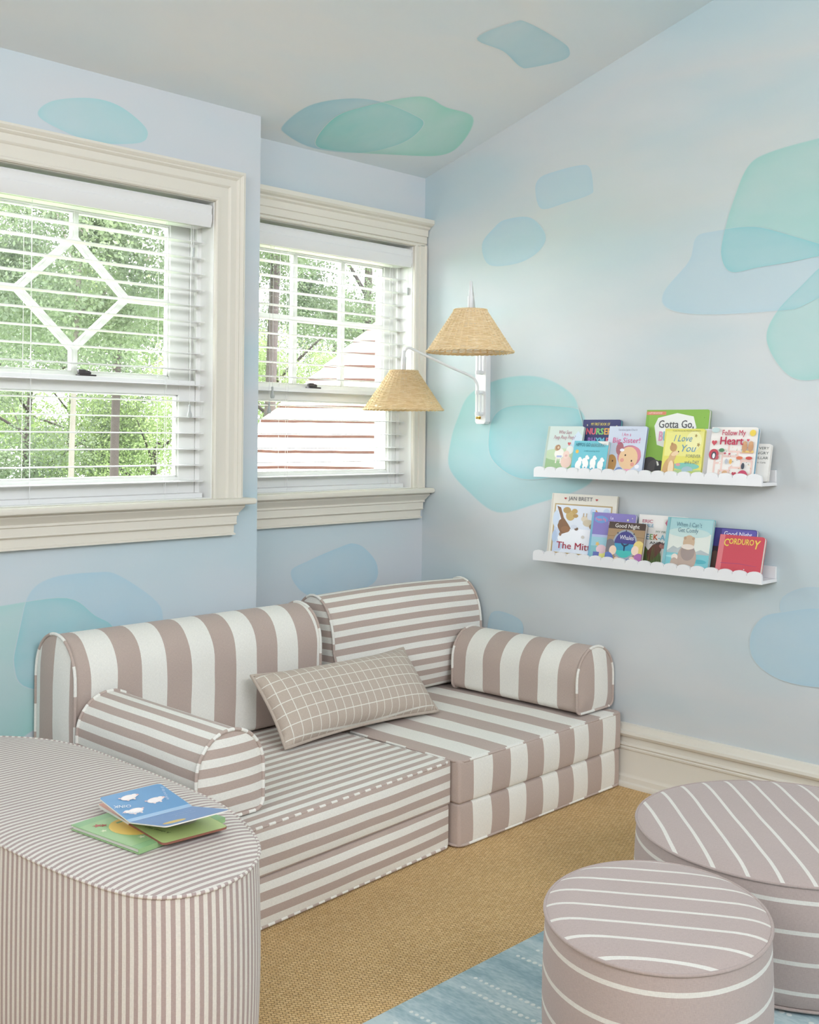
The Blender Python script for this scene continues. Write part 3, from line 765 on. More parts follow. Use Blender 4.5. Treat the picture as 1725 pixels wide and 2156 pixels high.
# ================= WALL LAMP =================
def lamp_thing():
    root = thing('wall_lamp', 'white double swing-arm wall lamp with two woven rattan shades', 'lamp', (0, -.345, 1.46)); B = root.location.copy()
    bp = MB(); y0, y1 = -.372, -.316
    z0, z1 = 1.287, 1.66; poly = [(y0+.008, z0), (y1-.008, z0), (y1, z0+.010), (y1, z1-.010), (y1-.008, z1), (y0+.008, z1), (y0, z1-.010), (y0, z0+.010)]
    Mx = Matrix(((0, 0, 1, 0), (1, 0, 0, 0), (0, 1, 0, 0), (0, 0, 0, 1)))
    bp.prism(poly, -.030, -.0005, 0, Mx); bp.build('backplate', WHITE, root, base=B, bevel=.0015)
    yc = -.344
    sw = MB(); p = (-.031, yc+.002, 1.312)
    Ms = Matrix.Translation(p) @ Matrix.Rotation(-math.pi/2, 4, 'Y')
    sw.lathe([(.0065, 0), (.0065, .003), (.003, .004), (.003, .012), (.0045, .013), (.0045, .019), (.002, .021)], (0, 0, 0), 16, 0, Ms); sw.build('switch', BRASS, root, smooth=40, base=B)
    def shade(cx, cy, zb, R0, R1, H, seed):
        rows, stk, seg = 34, 34, 272
        mb = MB(); vs = []; fs = []; rnd = random.Random(seed)
        jit = [rnd.uniform(-.25, .25) for _ in range(stk)]
        for r in range(rows):
            t = (r+.5)/rows; z = zb+H*t; R = R0+(R1-R0)*t; rr = H/rows*.55; ph = (r % 2)*math.pi
            gap = rnd.uniform(-.15, .15)*rr
            pts = []
            for k in range(seg):
                a = 2*math.pi*k/seg; q = R+.0016*math.sin(a*stk/2+ph)
                pts.append((cx+q*math.cos(a), cy+q*math.sin(a), z+gap+.0004*math.sin(3*a+r)))
            for k in range(seg):
                x, y, z_ = pts[k]; ux, uy = math.cos(2*math.pi*k/seg), math.sin(2*math.pi*k/seg)
                vs += [(x+ux*.0011, y+uy*.0011, z_), (x, y, z_+rr*.80), (x-ux*.0011, y-uy*.0011, z_), (x, y, z_-rr*.80)]
            b = r*seg*4
            for k in range(seg):
                k2 = (k+1) % seg
                for e in range(4): e2 = (e+1) % 4; fs.append((b+k*4+e, b+k2*4+e, b+k2*4+e2, b+k*4+e2))
        mb.add(vs, fs)
        so = mb.build('lamp_shade', WICK, root, smooth=80, base=B)
        st = MB()
        for k in range(stk):
            for d in (-.012, .012):
                a = 2*math.pi*(k+.5)/stk+d
                st.tube([(cx+R0*math.cos(a), cy+R0*math.sin(a), zb), (cx+R1*math.cos(a), cy+R1*math.sin(a), zb+H)], .0017, 5)
        st.build('stake', WICK, so, base=B)
        for R, z, nm in ((R0, zb, 'bottom_rim'), (R1, zb+H, 'top_rim')):
            rim = MB()
            for ph in (0, math.pi):
                rim.tube([(cx+(R+.0022*math.cos(a*26+ph))*math.cos(a), cy+(R+.0022*math.cos(a*26+ph))*math.sin(a), z+.0022*math.sin(a*26+ph)) for a in [2*math.pi*i/240 for i in range(240)]], .0024, 6, True)
            rim.build(nm, WICK, so, smooth=80, base=B)
        sp = MB()      # wire spider holding the shade
        for k in range(3):
            a = 2*math.pi*k/3; sp.tube([(cx, cy, zb+H+.004), (cx+R1*math.cos(a), cy+R1*math.sin(a), zb+H)], .0012, 5)
        sp.lathe([(.018, 0), (.018, .003)], (cx, cy, zb+H+.002), 20); sp.lathe([(.013, -.05), (.013, 0)], (cx, cy, zb+H), 16)
        sp.build('shade_holder', WHITE, so, base=B)
    low = (-.336, -.214); up = (-.5, -.70)
    lz = 1.3395; uz = 1.5325
    shade(low[0], low[1], lz, .1545, .0545, .148, 1); shade(up[0], up[1], uz, .150, .056, .143, 2)
    def arm(h, zpiv, end, ztop, zrise, off):
        hx, hy = h
        # hinge: two knuckles with a bar and a loop link
        k = MB()
        for z in (zpiv, zpiv-.085):
            k.tube([(-.030, hy, z), (hx, hy, z)], .008, 12); k.lathe([(.009, -.008), (.010, 0), (.009, .008)], (hx, hy, z), 16)
            k.lathe([(.0075, -.006), (.0075, .006)], (-.034, hy, z), 12)
        k.tube([(hx, hy, zpiv-.09), (hx, hy, zpiv+.004)], .0042, 10); k.tube([(-.040, hy, zpiv-.085), (-.040, hy, zpiv)], .0055, 10)
        k.build('hinge', WHITE, root, smooth=50, base=B)
        d = Vector((end[0]-hx, end[1]-hy)); L = d.length; d.normalize()
        zr = zpiv+zrise; st = .045
        P = [(hx, hy, zpiv), (hx, hy, zpiv+.025), (hx+d.x*.008, hy+d.y*.008, zpiv+.045), (hx+d.x*.03, hy+d.y*.03, zpiv+.064)]
        e0 = L-st; zE = ztop
        P += [(hx+d.x*e0*.5, hy+d.y*e0*.5, zpiv+.064+(zE-.012-zpiv-.064)*((e0*.5-.03)/(e0-.03))), (hx+d.x*(e0-.01), hy+d.y*(e0-.01), zE-.014), (hx+d.x*(L-.024), hy+d.y*(L-.024), zE-.001),
              (hx+d.x*(L-.008), hy+d.y*(L-.008), zE-.008), (end[0], end[1], zE-.032), (end[0], end[1], zE-.075)]
        a = MB(); a.tube(smooth_path(P, 8), .0052, 10); a.build('arm', WHITE, root, smooth=60, base=B)
        return zE-.075
    zE = arm((-.058, -.352), at(1001, 826, y=-.352).z, low, at(865, 734, y=low[1]).z+.002, 0, 0)
    s = MB(); zt = lz+.148; s.lathe([(.0075, .0), (.0095, .003), (.0095, .048), (.007, .052), (.0065, .075)], (low[0], low[1], zt+.006), 16); s.build('socket', WHITE, root, smooth=40, base=B)
    zE = arm((-.058, -.352), at(1003, 745, y=-.352).z+.012, up, at(992, 592, y=up[1]).z, 0, 0)
    s = MB(); zt = uz+.143; s.lathe([(.0075, .0), (.0095, .003), (.0095, .042), (.007, .046), (.0065, .065)], (up[0], up[1], zt+.006), 16); s.build('socket', WHITE, root, smooth=40, base=B)
lamp_thing()

# ================= LEDGES =================
SHX = -.106
def ledge(label, z, yl, yr):
    root = thing('picture_ledge', label, 'shelf', (0, (yl+yr)/2, z), 'scalloped book ledges'); B = root.location.copy()
    MB().box(SHX+.010, 0, yr, yl, z, z+.011).build('shelf_board', WHITE, root, base=B, bevel=.001)
    MB().box(-.012, -.0005, yr, yl, z+.0112, z+.050).build('back_rail', WHITE, root, base=B, bevel=.001)
    n = 18; w = (yl-yr)/n; P = [(yr, z)]; 
    for i in range(n):
        c = yr+w*(i+.5)
        for k in range(11):
            a = math.pi*(1-k/10); P.append((c+w*.5*math.cos(a)*.999, z+.0235+.0155*math.sin(a)**.8 if 0 < k < 10 else z+.0215))
    P.append((yl, z)); P[0] = (yr, z)
    lip = MB(); lip.prism(P, SHX, SHX+.0095, 0, Matrix(((0, 0, 1, 0), (1, 0, 0, 0), (0, 1, 0, 0), (0, 0, 0, 1))))
    lip.build('scalloped_lip', WHITE, root, base=B, bevel=.0007)
ledge('upper white ledge with scalloped front lip holding the higher row of books', 1.0905, -.675, -1.584)
ledge('lower white ledge with scalloped front lip holding the lower row of books', .7800, -.675, -1.587)

# ================= BOOKS =================
def ellp(cx, cy, rx, ry, n=22, rot=0): 
    c, s = math.cos(rot), math.sin(rot)
    return [(cx+rx*math.cos(a)*c-ry*math.sin(a)*s, cy+rx*math.cos(a)*s+ry*math.sin(a)*c) for a in [2*math.pi*k/n for k in range(n)]]
def rrect(x0, y0, x1, y1, r, sq_left=True, k=5):
    P = []
    for cx, cy, a0, rr in ((x1-r, y1-r, 0, r), (x0+(.0008 if sq_left else r), y1-(.0008 if sq_left else r), 90, .0008 if sq_left else r),
                           (x0+(.0008 if sq_left else r), y0+(.0008 if sq_left else r), 180, .0008 if sq_left else r), (x1-r, y0+r, 270, r)):
        for i in range(k+1): a = math.radians(a0+90*i/k); P.append((cx+rr*math.cos(a), cy+rr*math.sin(a)))
    return P
def text_mesh(s, size, align='CENTER', shear=0, bold=0, sx=1, space=1.0):
    cu = bpy.data.curves.new('lettering', 'FONT'); cu.body = s; cu.size = size; cu.align_x = align; cu.align_y = 'CENTER'
    cu.shear = shear; cu.resolution_u = 2; cu.space_character = space
    o = bpy.data.objects.new('lettering', cu); COL.objects.link(o)
    dg = bpy.context.evaluated_depsgraph_get(); me = bpy.data.meshes.new_from_object(o.evaluated_get(dg))
    vs = []; fs = []; d = bold*size*.75
    for k, (dx, dy) in enumerate([(0, 0)]+([(-d, -d*.5), (d, d*.5), (-d, d*.5), (d, -d*.5)] if bold else [])):
        b = len(vs); vs += [(v.co.x*sx+dx, v.co.y+dy, .00002*k) for v in me.vertices]; fs += [tuple(b+i for i in p.vertices) for p in me.polygons]
    bpy.data.objects.remove(o); bpy.data.curves.remove(cu); bpy.data.meshes.remove(me); return vs, fs
def clip_poly(P, w, h, x0=0., y0=0.):
    for ax, lim, sg in ((0, x0, 1), (0, w, -1), (1, y0, 1), (1, h, -1)):
        Q = []
        for i in range(len(P)):
            a, b = P[i-1], P[i]; ia, ib = (a[ax]-lim)*sg >= 0, (b[ax]-lim)*sg >= 0
            if ia != ib:
                t = (lim-a[ax])/(b[ax]-a[ax]); Q.append((a[0]+(b[0]-a[0])*t, a[1]+(b[1]-a[1])*t))
            if ib: Q.append(b)
        P = Q
        if not P: return P
    return P
def add_art(mb, mats, w, h, z, art, texts, M=None, sg=1, x0=.005):
    def mi(c):
        m = cmat(*c)
        if m not in mats: mats.append(m)
        return mats.index(m)
    for i, (P, c) in enumerate(art):
        P = [(x*w, y*h) for x, y in P]; P = clip_poly(P, w*.995, h*.995, w*x0, h*.005)
        if len(P) < 3: continue
        mb.add([(p[0], p[1], z+sg*(.00012+.00005*i)) for p in P], [tuple(range(len(P)))], None, mi(c), M)
    zt = z+sg*(.00012+.00005*(len(art)+2))
    for t in texts:
        s, cx, cy, size, c = t[:5]; o = dict(t[5]) if len(t) > 5 else {}
        maxw = o.pop('w', None); rot = o.pop('rot', 0); flip = o.pop('flip', 1); vs, fs = text_mesh(s, size*h, **o)
        if not vs: continue
        wd = max(v[0] for v in vs)-min(v[0] for v in vs); k = (maxw*w/wd) if maxw else 1
        cr, sr = math.cos(rot), math.sin(rot)
        mb.add([(cx*w+(v[0]*k*flip)*cr-v[1]*sr, cy*h+(v[0]*k*flip)*sr+v[1]*cr, zt+sg*v[2]) for v in vs], fs, None, mi(c), M)
def book(name, label, cat, w, h, t, M, cover, art=(), texts=(), round_r=.008, pages=(236, 232, 222), spine=None, board=True, group=None):
    root = thing(name, label, cat, M=M, group=group); cb = MB()
    ct = .0016
    cb.prism(rrect(0, 0, w, h, round_r), -ct, 0); cb.prism(rrect(0, 0, w, h, round_r), -t, -t+ct); cb.prism([(0, 0), (.0022, 0), (.0022, h), (0, h)], -t+ct, -ct)
    mats = [cmat(*cover)]; add_art(cb, mats, w, h, 0, list(art), texts); cb.build('cover', mats, root)
    pb = MB(); ins = .0006 if board else .003; n = 6 if board else 1; tt = t-2*ct
    for k in range(n):
        pb.prism(rrect(.0024, ins, w-ins, h-ins, round_r), -ct-tt*(k+.94)/n, -ct-tt*(k+.06)/n)
    if n > 1: pb.prism(rrect(.0024, ins+.0012, w-ins-.0012, h-ins-.0012, round_r), -t+ct, -ct)
    pb.build('page_block', cmat(*pages), root)
    return root
def shelf_book(label, zb, yl, xf, w, h, t, tilt, cover, art=(), texts=(), slant=0, **k):
    th = math.radians(tilt); s, c = math.sin(th), math.cos(th)
    X = Vector((0, -1, 0)); Y = Vector((s, 0, c)); Z = Vector((-c, 0, s))
    M = Matrix((X, Y, Z)).transposed().to_4x4(); M.translation = (xf, yl, zb+t*s)
    return book('book', label, 'book', w, h, t, M, cover, art, texts, **k)
ZU, ZL = 1.1018, .7913
def rect(x0, y0, x1, y1): return [(x0, y0), (x1, y0), (x1, y1), (x0, y1)]
E_ = ellp
def star_p(cx, cy, r, n=5, k=.45, rot=0): return [(cx+(r if i % 2 == 0 else r*k)*math.cos(rot+math.pi*i/n), cy+(r if i % 2 == 0 else r*k)*math.sin(rot+math.pi*i/n)) for i in range(2*n)]
def heart(cx, cy, r): return [(cx+r*.06*16*math.sin(a)**3, cy+r*.06*(13*math.cos(a)-5*math.cos(2*a)-2*math.cos(3*a)-math.cos(4*a))) for a in [2*math.pi*k/20 for k in range(20)]]
GU, GL = 'picture books on the upper ledge', 'picture books on the lower ledge'
def sheepish(cx, cy, s):
    return [(E_(cx, cy, .16*s, .13*s), (246, 240, 228)), (E_(cx-.10*s, cy+.14*s, .075*s, .075*s), (206, 165, 120)), (E_(cx-.06*s, cy+.15*s, .075*s, .07*s), (176, 126, 84)), (E_(cx-.055*s, cy+.15*s, .035*s, .032*s), (226, 196, 156)),
            (rect(cx-.10*s, cy-.24*s, cx-.06*s, cy-.08*s), (240, 232, 218)), (rect(cx+.05*s, cy-.24*s, cx+.09*s, cy-.08*s), (240, 232, 218))]
rnd = random.Random(3)
# upper row, back ones first
shelf_book('dark blue book with rainbow lettering standing behind two books on the upper ledge', ZU, -.838, -.052, .164, .203, .012, 9, (52, 54, 110),
  [(rect(.03, .0, .99, .45), (36, 88, 168)), (E_(.3, .35, .2, .12), (70, 130, 200)), (star_p(.12, .9, .02), (220, 220, 160)), (star_p(.9, .88, .025), (220, 220, 160)), (star_p(.84, .52, .02), (220, 220, 160)), (E_(.25, .42, .08, .05), (220, 140, 170))],
  [('MY FIRST BOOK OF', .47, .915, .07, (232, 208, 80), dict(w=.5, bold=.015)), ('NU', .235, .78, .16, (235, 90, 110), dict(w=.26, bold=.05)), ('RS', .47, .78, .16, (120, 200, 100), dict(w=.2, bold=.05)), ('ER', .68, .78, .16, (240, 170, 70), dict(w=.2, bold=.05)), ('Y', .85, .78, .16, (120, 180, 235), dict(w=.11, bold=.05)),
   ('RH', .27, .61, .16, (160, 110, 200), dict(w=.2, bold=.05)), ('YM', .50, .61, .16, (90, 190, 220), dict(w=.23, bold=.05)), ('ES', .75, .61, .16, (240, 110, 120), dict(w=.2, bold=.05))], group=GU, pages=(90, 170, 170))
shelf_book('pale green book with small farm animals at the left end of the upper ledge', ZU, -.690, -.077, .163, .180, .011, 13, (206, 222, 214),
  [(rect(.06, 0, 1, .42), (150, 188, 128)), (E_(.5, .40, .55, .13), (188, 212, 166)), (E_(.8, .55, .16, .07), (196, 220, 236)), ([(.72, .62), (.98, .62), (.98, .8), (.86, .9), (.72, .74)], (206, 224, 238)), (rect(0, 0, .06, 1), (184, 202, 186))]
  + sheepish(.42, .42, .85)+[(E_(.70, .50, .10, .09), (240, 236, 226)), (heart(.66, .63, .045), (214, 90, 90)), (E_(.64, .25, .15, .13), (240, 200, 180)), (E_(.62, .4, .09, .085), (244, 208, 190)), (E_(.62, .38, .035, .025), (230, 170, 160)), (rect(.36, .34, .50, .38), (170, 180, 220))],
  [('Who Says', .50, .87, .115, (190, 112, 132), dict(w=.36, shear=.25)), ('Peep Peep Peep?', .50, .76, .115, (190, 112, 132), dict(w=.60, shear=.25))], group=GU, pages=(176, 200, 190))
shelf_book('light lavender book with pink title, in front of the dark blue book', ZU, -.965, -.077, .157, .181, .010, 13, (204, 214, 232),
  [(E_(.62, .40, .31, .22), (208, 120, 140)), (E_(.70, .44, .22, .16), (226, 130, 150)), (E_(.35, .55, .1, .13), (176, 100, 110)), (E_(.60, .36, .25, .23), (240, 196, 142)), (E_(.52, .42, .02, .02), (60, 40, 40)), (E_(.70, .31, .02, .02), (60, 40, 40)), (E_(.45, .32, .05, .04), (236, 150, 130)), (E_(.73, .24, .05, .04), (236, 150, 130)), (E_(.16, .25, .15, .18), (196, 140, 70)), (E_(.20, .3, .018, .018), (60, 40, 40)),
   (E_(.62, .05, .2, .1), (240, 160, 190)), (E_(.40, .1, .1, .08), (120, 150, 210)), (E_(.86, .2, .06, .04), (240, 240, 248)), (E_(.42, .52, .06, .03), (240, 240, 248))],
  [('Caroline Jayne Church', .5, .925, .055, (130, 132, 160), dict(w=.5)), ('I Am a', .48, .83, .10, (226, 96, 150), dict(w=.24)), ('Big Sister!', .5, .71, .15, (232, 88, 150), dict(w=.72, bold=.01))], group=GU, pages=(120, 136, 176))
shelf_book('small turquoise square book with four white animals, left part of upper ledge', ZU, -.830, -.091, .150, .125, .013, 13, (98, 198, 214),
  [(rect(0, 0, 1, .25), (78, 188, 210)), ([(.66, 1), (1, 1), (1, .88), (.86, .89), (.74, .95)], (236, 236, 228)), (E_(.12, .68, .045, .055), (246, 190, 60))]
  + sum([[(E_(x, y, .085, .14, rot=r_), (248, 246, 240)), (E_(x+.03, y+.15, .05, .07), (248, 246, 240)), (E_(x+.075, y+.13, .03, .04), (250, 248, 244)), (E_(x-.04, y-.12, .03, .05), (248, 246, 240)), (E_(x+.05, y-.12, .03, .05), (248, 246, 240))] for x, y, r_ in ((.2, .30, -.3), (.40, .36, .4), (.62, .35, .1), (.84, .30, 0))], []),
  [('HIPPOS GO', .27, .88, .15, (20, 92, 120), dict(w=.42, shear=.1)), ('BERSERK!', .72, .87, .14, (100, 140, 150), dict(w=.42, shear=.1)), ('a wild counting story', .55, .70, .07, (40, 130, 150), dict(w=.46, shear=.2))], group=GU, round_r=.007, pages=(222, 206, 196))
shelf_book('tall bright green book with black buffalo and white sign, on the upper ledge', ZU, -1.105, -.056, .245, .238, .012, 10, (134, 188, 62),
  [(rect(0, 0, .05, 1), (122, 178, 56)), (rect(0, .925, .32, .975), (236, 130, 100)), ([(.15, .76), (.2, .88), (.5, .95), (.76, .90), (.82, .74), (.76, .6), (.5, .4), (.22, .48)], (240, 240, 234)),
   (E_(.13, .16, .14, .14), (70, 66, 70)), (E_(.22, .13, .12, .13), (84, 78, 80)), (E_(.30, .12, .08, .13), (60, 58, 62)), ([(.24, .24), (.27, .23), (.29, .18), (.26, .17)], (236, 232, 224)), (rect(.04, 0, .12, .1), (80, 64, 60)), (E_(.2, .02, .08, .06), (150, 200, 70)), (star_p(.93, .7, .01), (90, 150, 50)), (star_p(.93, .88, .01), (90, 150, 50)), (star_p(.1, .6, .01), (90, 150, 50))],
  [('A LIFT-THE-FLAP BOOK!', .15, .95, .033, (250, 244, 236), dict(w=.22, bold=.01)), ('Gotta Go,', .50, .78, .16, (84, 84, 84), dict(w=.56, bold=.02)), ('B', .27, .6, .2, (240, 160, 200), dict(w=.07, bold=.05)), ('U', .345, .6, .2, (110, 200, 220), dict(w=.07, bold=.05)), ('F', .42, .61, .2, (240, 160, 80), dict(w=.06, bold=.05)), ('F', .49, .61, .2, (90, 150, 220), dict(w=.06, bold=.05)), ('A', .555, .61, .2, (230, 120, 110), dict(w=.07, bold=.05)), ('L', .62, .61, .2, (190, 210, 70), dict(w=.05, bold=.05)), ('O', .68, .61, .2, (240, 160, 200), dict(w=.07, bold=.05))], group=GU)
shelf_book('pale lilac edged board book hidden behind the yellow book on the upper ledge', ZU, -1.235, -.078, .143, .170, .018, 11, (226, 222, 232), [], [], group=GU, pages=(214, 208, 222))
shelf_book('yellow book with brown bears and blue script, in front on the upper ledge', ZU, -1.206, -.090, .151, .172, .011, 11, (232, 222, 84),
  [(rect(.04, .45, .99, .95), (238, 230, 120)), (E_(.75, .75, .2, .2), (244, 238, 160)), (rect(.1, 0, 1, .18), (176, 204, 130)), (E_(.6, .25, .35, .07), (120, 200, 180)), (E_(.66, .18, .14, .07), (160, 190, 200)), (E_(.8, .08, .3, .08), (190, 206, 90)), (E_(.18, .18, .15, .24, rot=-.2), (214, 164, 100)), (E_(.25, .42, .08, .16, rot=-.5), (222, 176, 116)), (E_(.26, .62, .09, .08), (200, 150, 90)), (E_(.32, .50, .1, .045, rot=.3), (240, 206, 156)), (E_(.40, .54, .014, .014), (50, 40, 30)), (E_(.22, .69, .03, .03), (190, 140, 84)), (E_(.24, .2, .07, .16), (246, 216, 170)), (E_(.42, .28, .06, .03), (226, 150, 150)), (star_p(.8, .86, .04), (170, 140, 70)), (star_p(.88, .68, .05), (170, 140, 70))],
  [('I Love', .47, .80, .19, (86, 150, 190), dict(w=.46, shear=.3)), ('You', .62, .60, .20, (86, 150, 190), dict(w=.36, shear=.3)), ('FOREVER', .78, .45, .09, (120, 130, 100), dict(w=.36)), ('and a DAY', .76, .33, .10, (100, 130, 130), dict(w=.36)), ('I Love You to the MOON and BACK', .55, .955, .035, (120, 110, 70), dict(w=.7))], group=GU, pages=(206, 204, 96), round_r=.007)
def maze():
    A = []; c = (238, 200, 186)
    for x0, y0, x1, y1 in ((.20, .48, .32, .52), (.28, .2, .32, .5), (.12, .05, .165, .45), (.12, .30, .24, .34), (.32, .43, .66, .47), (.40, .55, .44, .66), (.42, .52, .66, .56), (.60, .47, .64, .54), (.66, .50, .94, .54), (.24, .16, .46, .20), (.24, .04, .28, .18), (.26, .0, .40, .04), (.46, .05, .50, .25), (.48, .22, .74, .26), (.70, .24, .74, .38), (.72, .35, .94, .39), (.92, .14, .96, .38), (.84, .10, .95, .14)):
        A.append((rect(x0, y0, x1, y1), c))
    return A
dots_ = [(E_(rnd.uniform(.05, .95), rnd.uniform(.03, .62), .008, .008, 6), rnd.choice([(90, 90, 90), (214, 90, 100), (240, 180, 80), (90, 150, 110)])) for _ in range(46)]
shelf_book('cream square book with red title and pink maze on the upper ledge', ZU, -1.378, -.088, .166, .178, .014, 13, (240, 234, 226),
  maze()+dots_+[(E_(.10, .94, .085, .05), (190, 214, 212)), (E_(.90, .89, .065, .06), (240, 206, 60)), (heart(.10, .70, .06), (214, 70, 84)), (heart(.82, .755, .03), (226, 80, 100)), (E_(.115, .48, .105, .10), (206, 60, 76)), (E_(.12, .46, .055, .07), (64, 70, 84)), (E_(.12, .45, .03, .05), (236, 236, 236)), (E_(.28, .56, .06, .035), (70, 130, 84)),
   (rect(.72, .52, .96, .56), (240, 196, 96)), (E_(.76, .63, .055, .10), (206, 146, 96)), (E_(.89, .63, .055, .10), (206, 146, 96)), (E_(.76, .70, .045, .035), (214, 156, 106)), (E_(.89, .70, .045, .035), (214, 156, 106)), (E_(.68, .42, .07, .03), (226, 110, 70)), (E_(.88, .42, .07, .03), (214, 70, 60)), (E_(.41, .35, .03, .05), (180, 186, 196)), (E_(.50, .35, .03, .05), (240, 180, 80)), (E_(.40, .13, .06, .05), (214, 160, 110)), (E_(.60, .04, .07, .06), (220, 160, 100)),
   (E_(.78, .08, .11, .115), (206, 54, 90)), (E_(.78, .06, .06, .07), (44, 84, 92)), (heart(.6, .12, .05), (206, 60, 80)), (E_(.77, .27, .035, .06), (60, 66, 80)), (E_(.20, .42, .035, .04), (206, 80, 90)), (E_(.36, .5, .025, .018), (206, 70, 90)), (E_(.46, .49, .025, .018), (206, 70, 90)), (E_(.14, .0, .06, .08), (170, 176, 184))],
  [('Follow My', .50, .885, .145, (214, 60, 90), dict(w=.50, bold=.014)), ('Heart', .47, .73, .21, (206, 36, 74), dict(w=.50, bold=.03))], group=GU, pages=(110, 170, 200), round_r=.010)
shelf_book('small white board book with partly hidden black title, right end of ledge', ZU, -1.452, -.066, .131, .124, .012, 13, (240, 236, 228),
  [(rect(.55, .9, .9, .905), (200, 200, 200))],
  [('THE VERY', .70, .88, .10, (60, 70, 60), dict(w=.5)), ('HUNGRY', .70, .75, .10, (60, 70, 60), dict(w=.5)), ('CATERPILLAR', .60, .62, .10, (60, 70, 60), dict(w=.7)), ('by Eric Carle', .72, .50, .06, (90, 90, 80), dict(w=.36))], group=GU, round_r=.007)
# lower row
shelf_book('large cream picture book with snowy animal scene at the left end of the lower ledge', ZL, -.694, -.049, .292, .238, .009, 8.5, (232, 226, 210),
  [(rect(.06, .06, .94, .84), (190, 160, 104)), (rect(.08, .08, .92, .82), (226, 234, 244)), (rect(0, 0, .03, 1), (214, 206, 188)), ([(.08, .08), (.2, .1), (.3, .25), (.2, .4), (.08, .5)], (196, 212, 236)), (E_(.55, .3, .4, .16), (244, 246, 250)),
   ([(.10, .80), (.16, .78), (.22, .62), (.30, .52), (.34, .46), (.30, .40), (.20, .36), (.14, .46), (.12, .54), (.18, .6)], (138, 94, 60)), (E_(.26, .44, .07, .05), (156, 104, 64)), (E_(.10, .6, .05, .13), (206, 222, 240)), (E_(.10, .32, .04, .1), (176, 200, 230)),
   (E_(.32, .66, .07, .08), (206, 170, 96)), (E_(.26, .74, .06, .05), (190, 150, 80)), (E_(.38, .73, .045, .04), (200, 160, 84)), (E_(.40, .66, .04, .03), (190, 146, 76)), (E_(.54, .62, .05, .045), (226, 212, 184)), (E_(.60, .56, .08, .055), (216, 200, 166)), (rect(.515, .65, .53, .71), (200, 170, 130)), (rect(.56, .65, .575, .71), (200, 170, 130)), (E_(.68, .51, .06, .05), (170, 140, 100)),
   ([(.68, .68), (.70, .78), (.74, .73), (.80, .74), (.80, .64), (.72, .60)], (226, 150, 84)), (E_(.66, .74, .04, .05), (196, 216, 240)), (E_(.86, .74, .05, .06), (196, 216, 240)), (E_(.43, .46, .03, .025), (120, 90, 66)), (E_(.39, .49, .05, .03), (214, 222, 236)), (E_(.54, .34, .025, .025), (206, 200, 190)), (E_(.19, .36, .02, .03), (150, 110, 80)), (heart(.22, .925, .02), (196, 60, 60)), (heart(.70, .925, .02), (196, 60, 60))],
  [('JAN BRETT', .455, .925, .085, (60, 60, 70), dict(w=.37)), ('The Mitten', .48, .185, .15, (176, 34, 58), dict(w=.66, bold=.012))], group=GL, board=False, round_r=.001)
shelf_book('lilac board book with blue cloud label beside the large snowy book', ZL, -.893, -.069, .186, .178, .010, 10.5, (134, 120, 200),
  [(rect(.05, .0, .99, .55), (180, 190, 232)), (rect(.05, .3, .99, .5), (150, 204, 220)), (rect(.05, 0, .99, .32), (120, 190, 196)), (rect(0, 0, .05, 1), (112, 180, 210)), (E_(.22, .86, .14, .075), (100, 160, 224)), (E_(.13, .86, .06, .05), (100, 160, 224)), (E_(.32, .86, .06, .05), (100, 160, 224)), (E_(.38, .12, .14, .14), (240, 236, 120)), (E_(.30, .26, .12, .09), (238, 200, 210)), (rect(.12, .05, .26, .2), (96, 110, 190)), (star_p(.83, .88, .03), (240, 236, 170)), (star_p(.93, .92, .015), (240, 236, 170)), (star_p(.2, .36, .06), (240, 190, 90))],
  [('Peppa Pig', .22, .86, .075, (236, 120, 170), dict(w=.24, bold=.03)), ('La', .47, .90, .08, (244, 240, 250), dict(bold=.01)), ('soirée', .56, .80, .11, (244, 240, 250), dict(w=.30, bold=.02)), ('pyjama', .6, .69, .11, (244, 240, 250), dict(w=.32, bold=.02))], group=GL)
shelf_book('white book with coloured letters above grass, partly hidden on the lower ledge', ZL, -1.088, -.055, .190, .180, .012, 8, (238, 234, 228),
  [([(.0, 0), (.0, .3), (.15, .42), (.3, .26), (.36, .38), (.5, .3), (.55, .0)], (86, 104, 52)), ([(.22, .28), (.33, .42), (.48, .5), (.56, .44), (.50, .30), (.34, .12), (.25, .12)], (112, 66, 54)), (E_(.55, .42, .08, .055), (190, 120, 110))]
  + [([(x, 0), (x+.02, 0), (x+.012+d, hh)], g) for x, d, hh, g in [(.02+.045*i, rnd.uniform(-.03, .04), rnd.uniform(.25, .48), rnd.choice([(70, 112, 50), (96, 136, 60), (150, 140, 60), (60, 90, 40)])) for i in range(13)]]
  + [([(.56, .86), (.62, .95), (.63, .87), (.68, .92), (.66, .82), (.60, .80)], (214, 100, 130))],
  [('ERIC', .19, .87, .09, (206, 110, 130), dict(w=.22, bold=.03)), ('CARLE', .19, .79, .09, (120, 170, 200), dict(w=.26, bold=.03)), ('MY FIRST', .52, .68, .06, (110, 140, 110), dict(w=.28)), ('P', .13, .57, .15, (214, 90, 70), dict(bold=.04)), ('E', .21, .57, .15, (90, 150, 190), dict(bold=.04)), ('E', .29, .57, .15, (120, 170, 90), dict(bold=.04)), ('K', .38, .57, .15, (206, 96, 56), dict(bold=.04)), ('-A-', .53, .57, .15, (120, 190, 214), dict(bold=.04)), ('B', .68, .57, .15, (120, 170, 110), dict(bold=.04)), ('OO', .84, .57, .15, (214, 90, 70), dict(bold=.04)), ('ANIMALS', .5, .46, .075, (70, 74, 74), dict(w=.46, bold=.02))], group=GL)
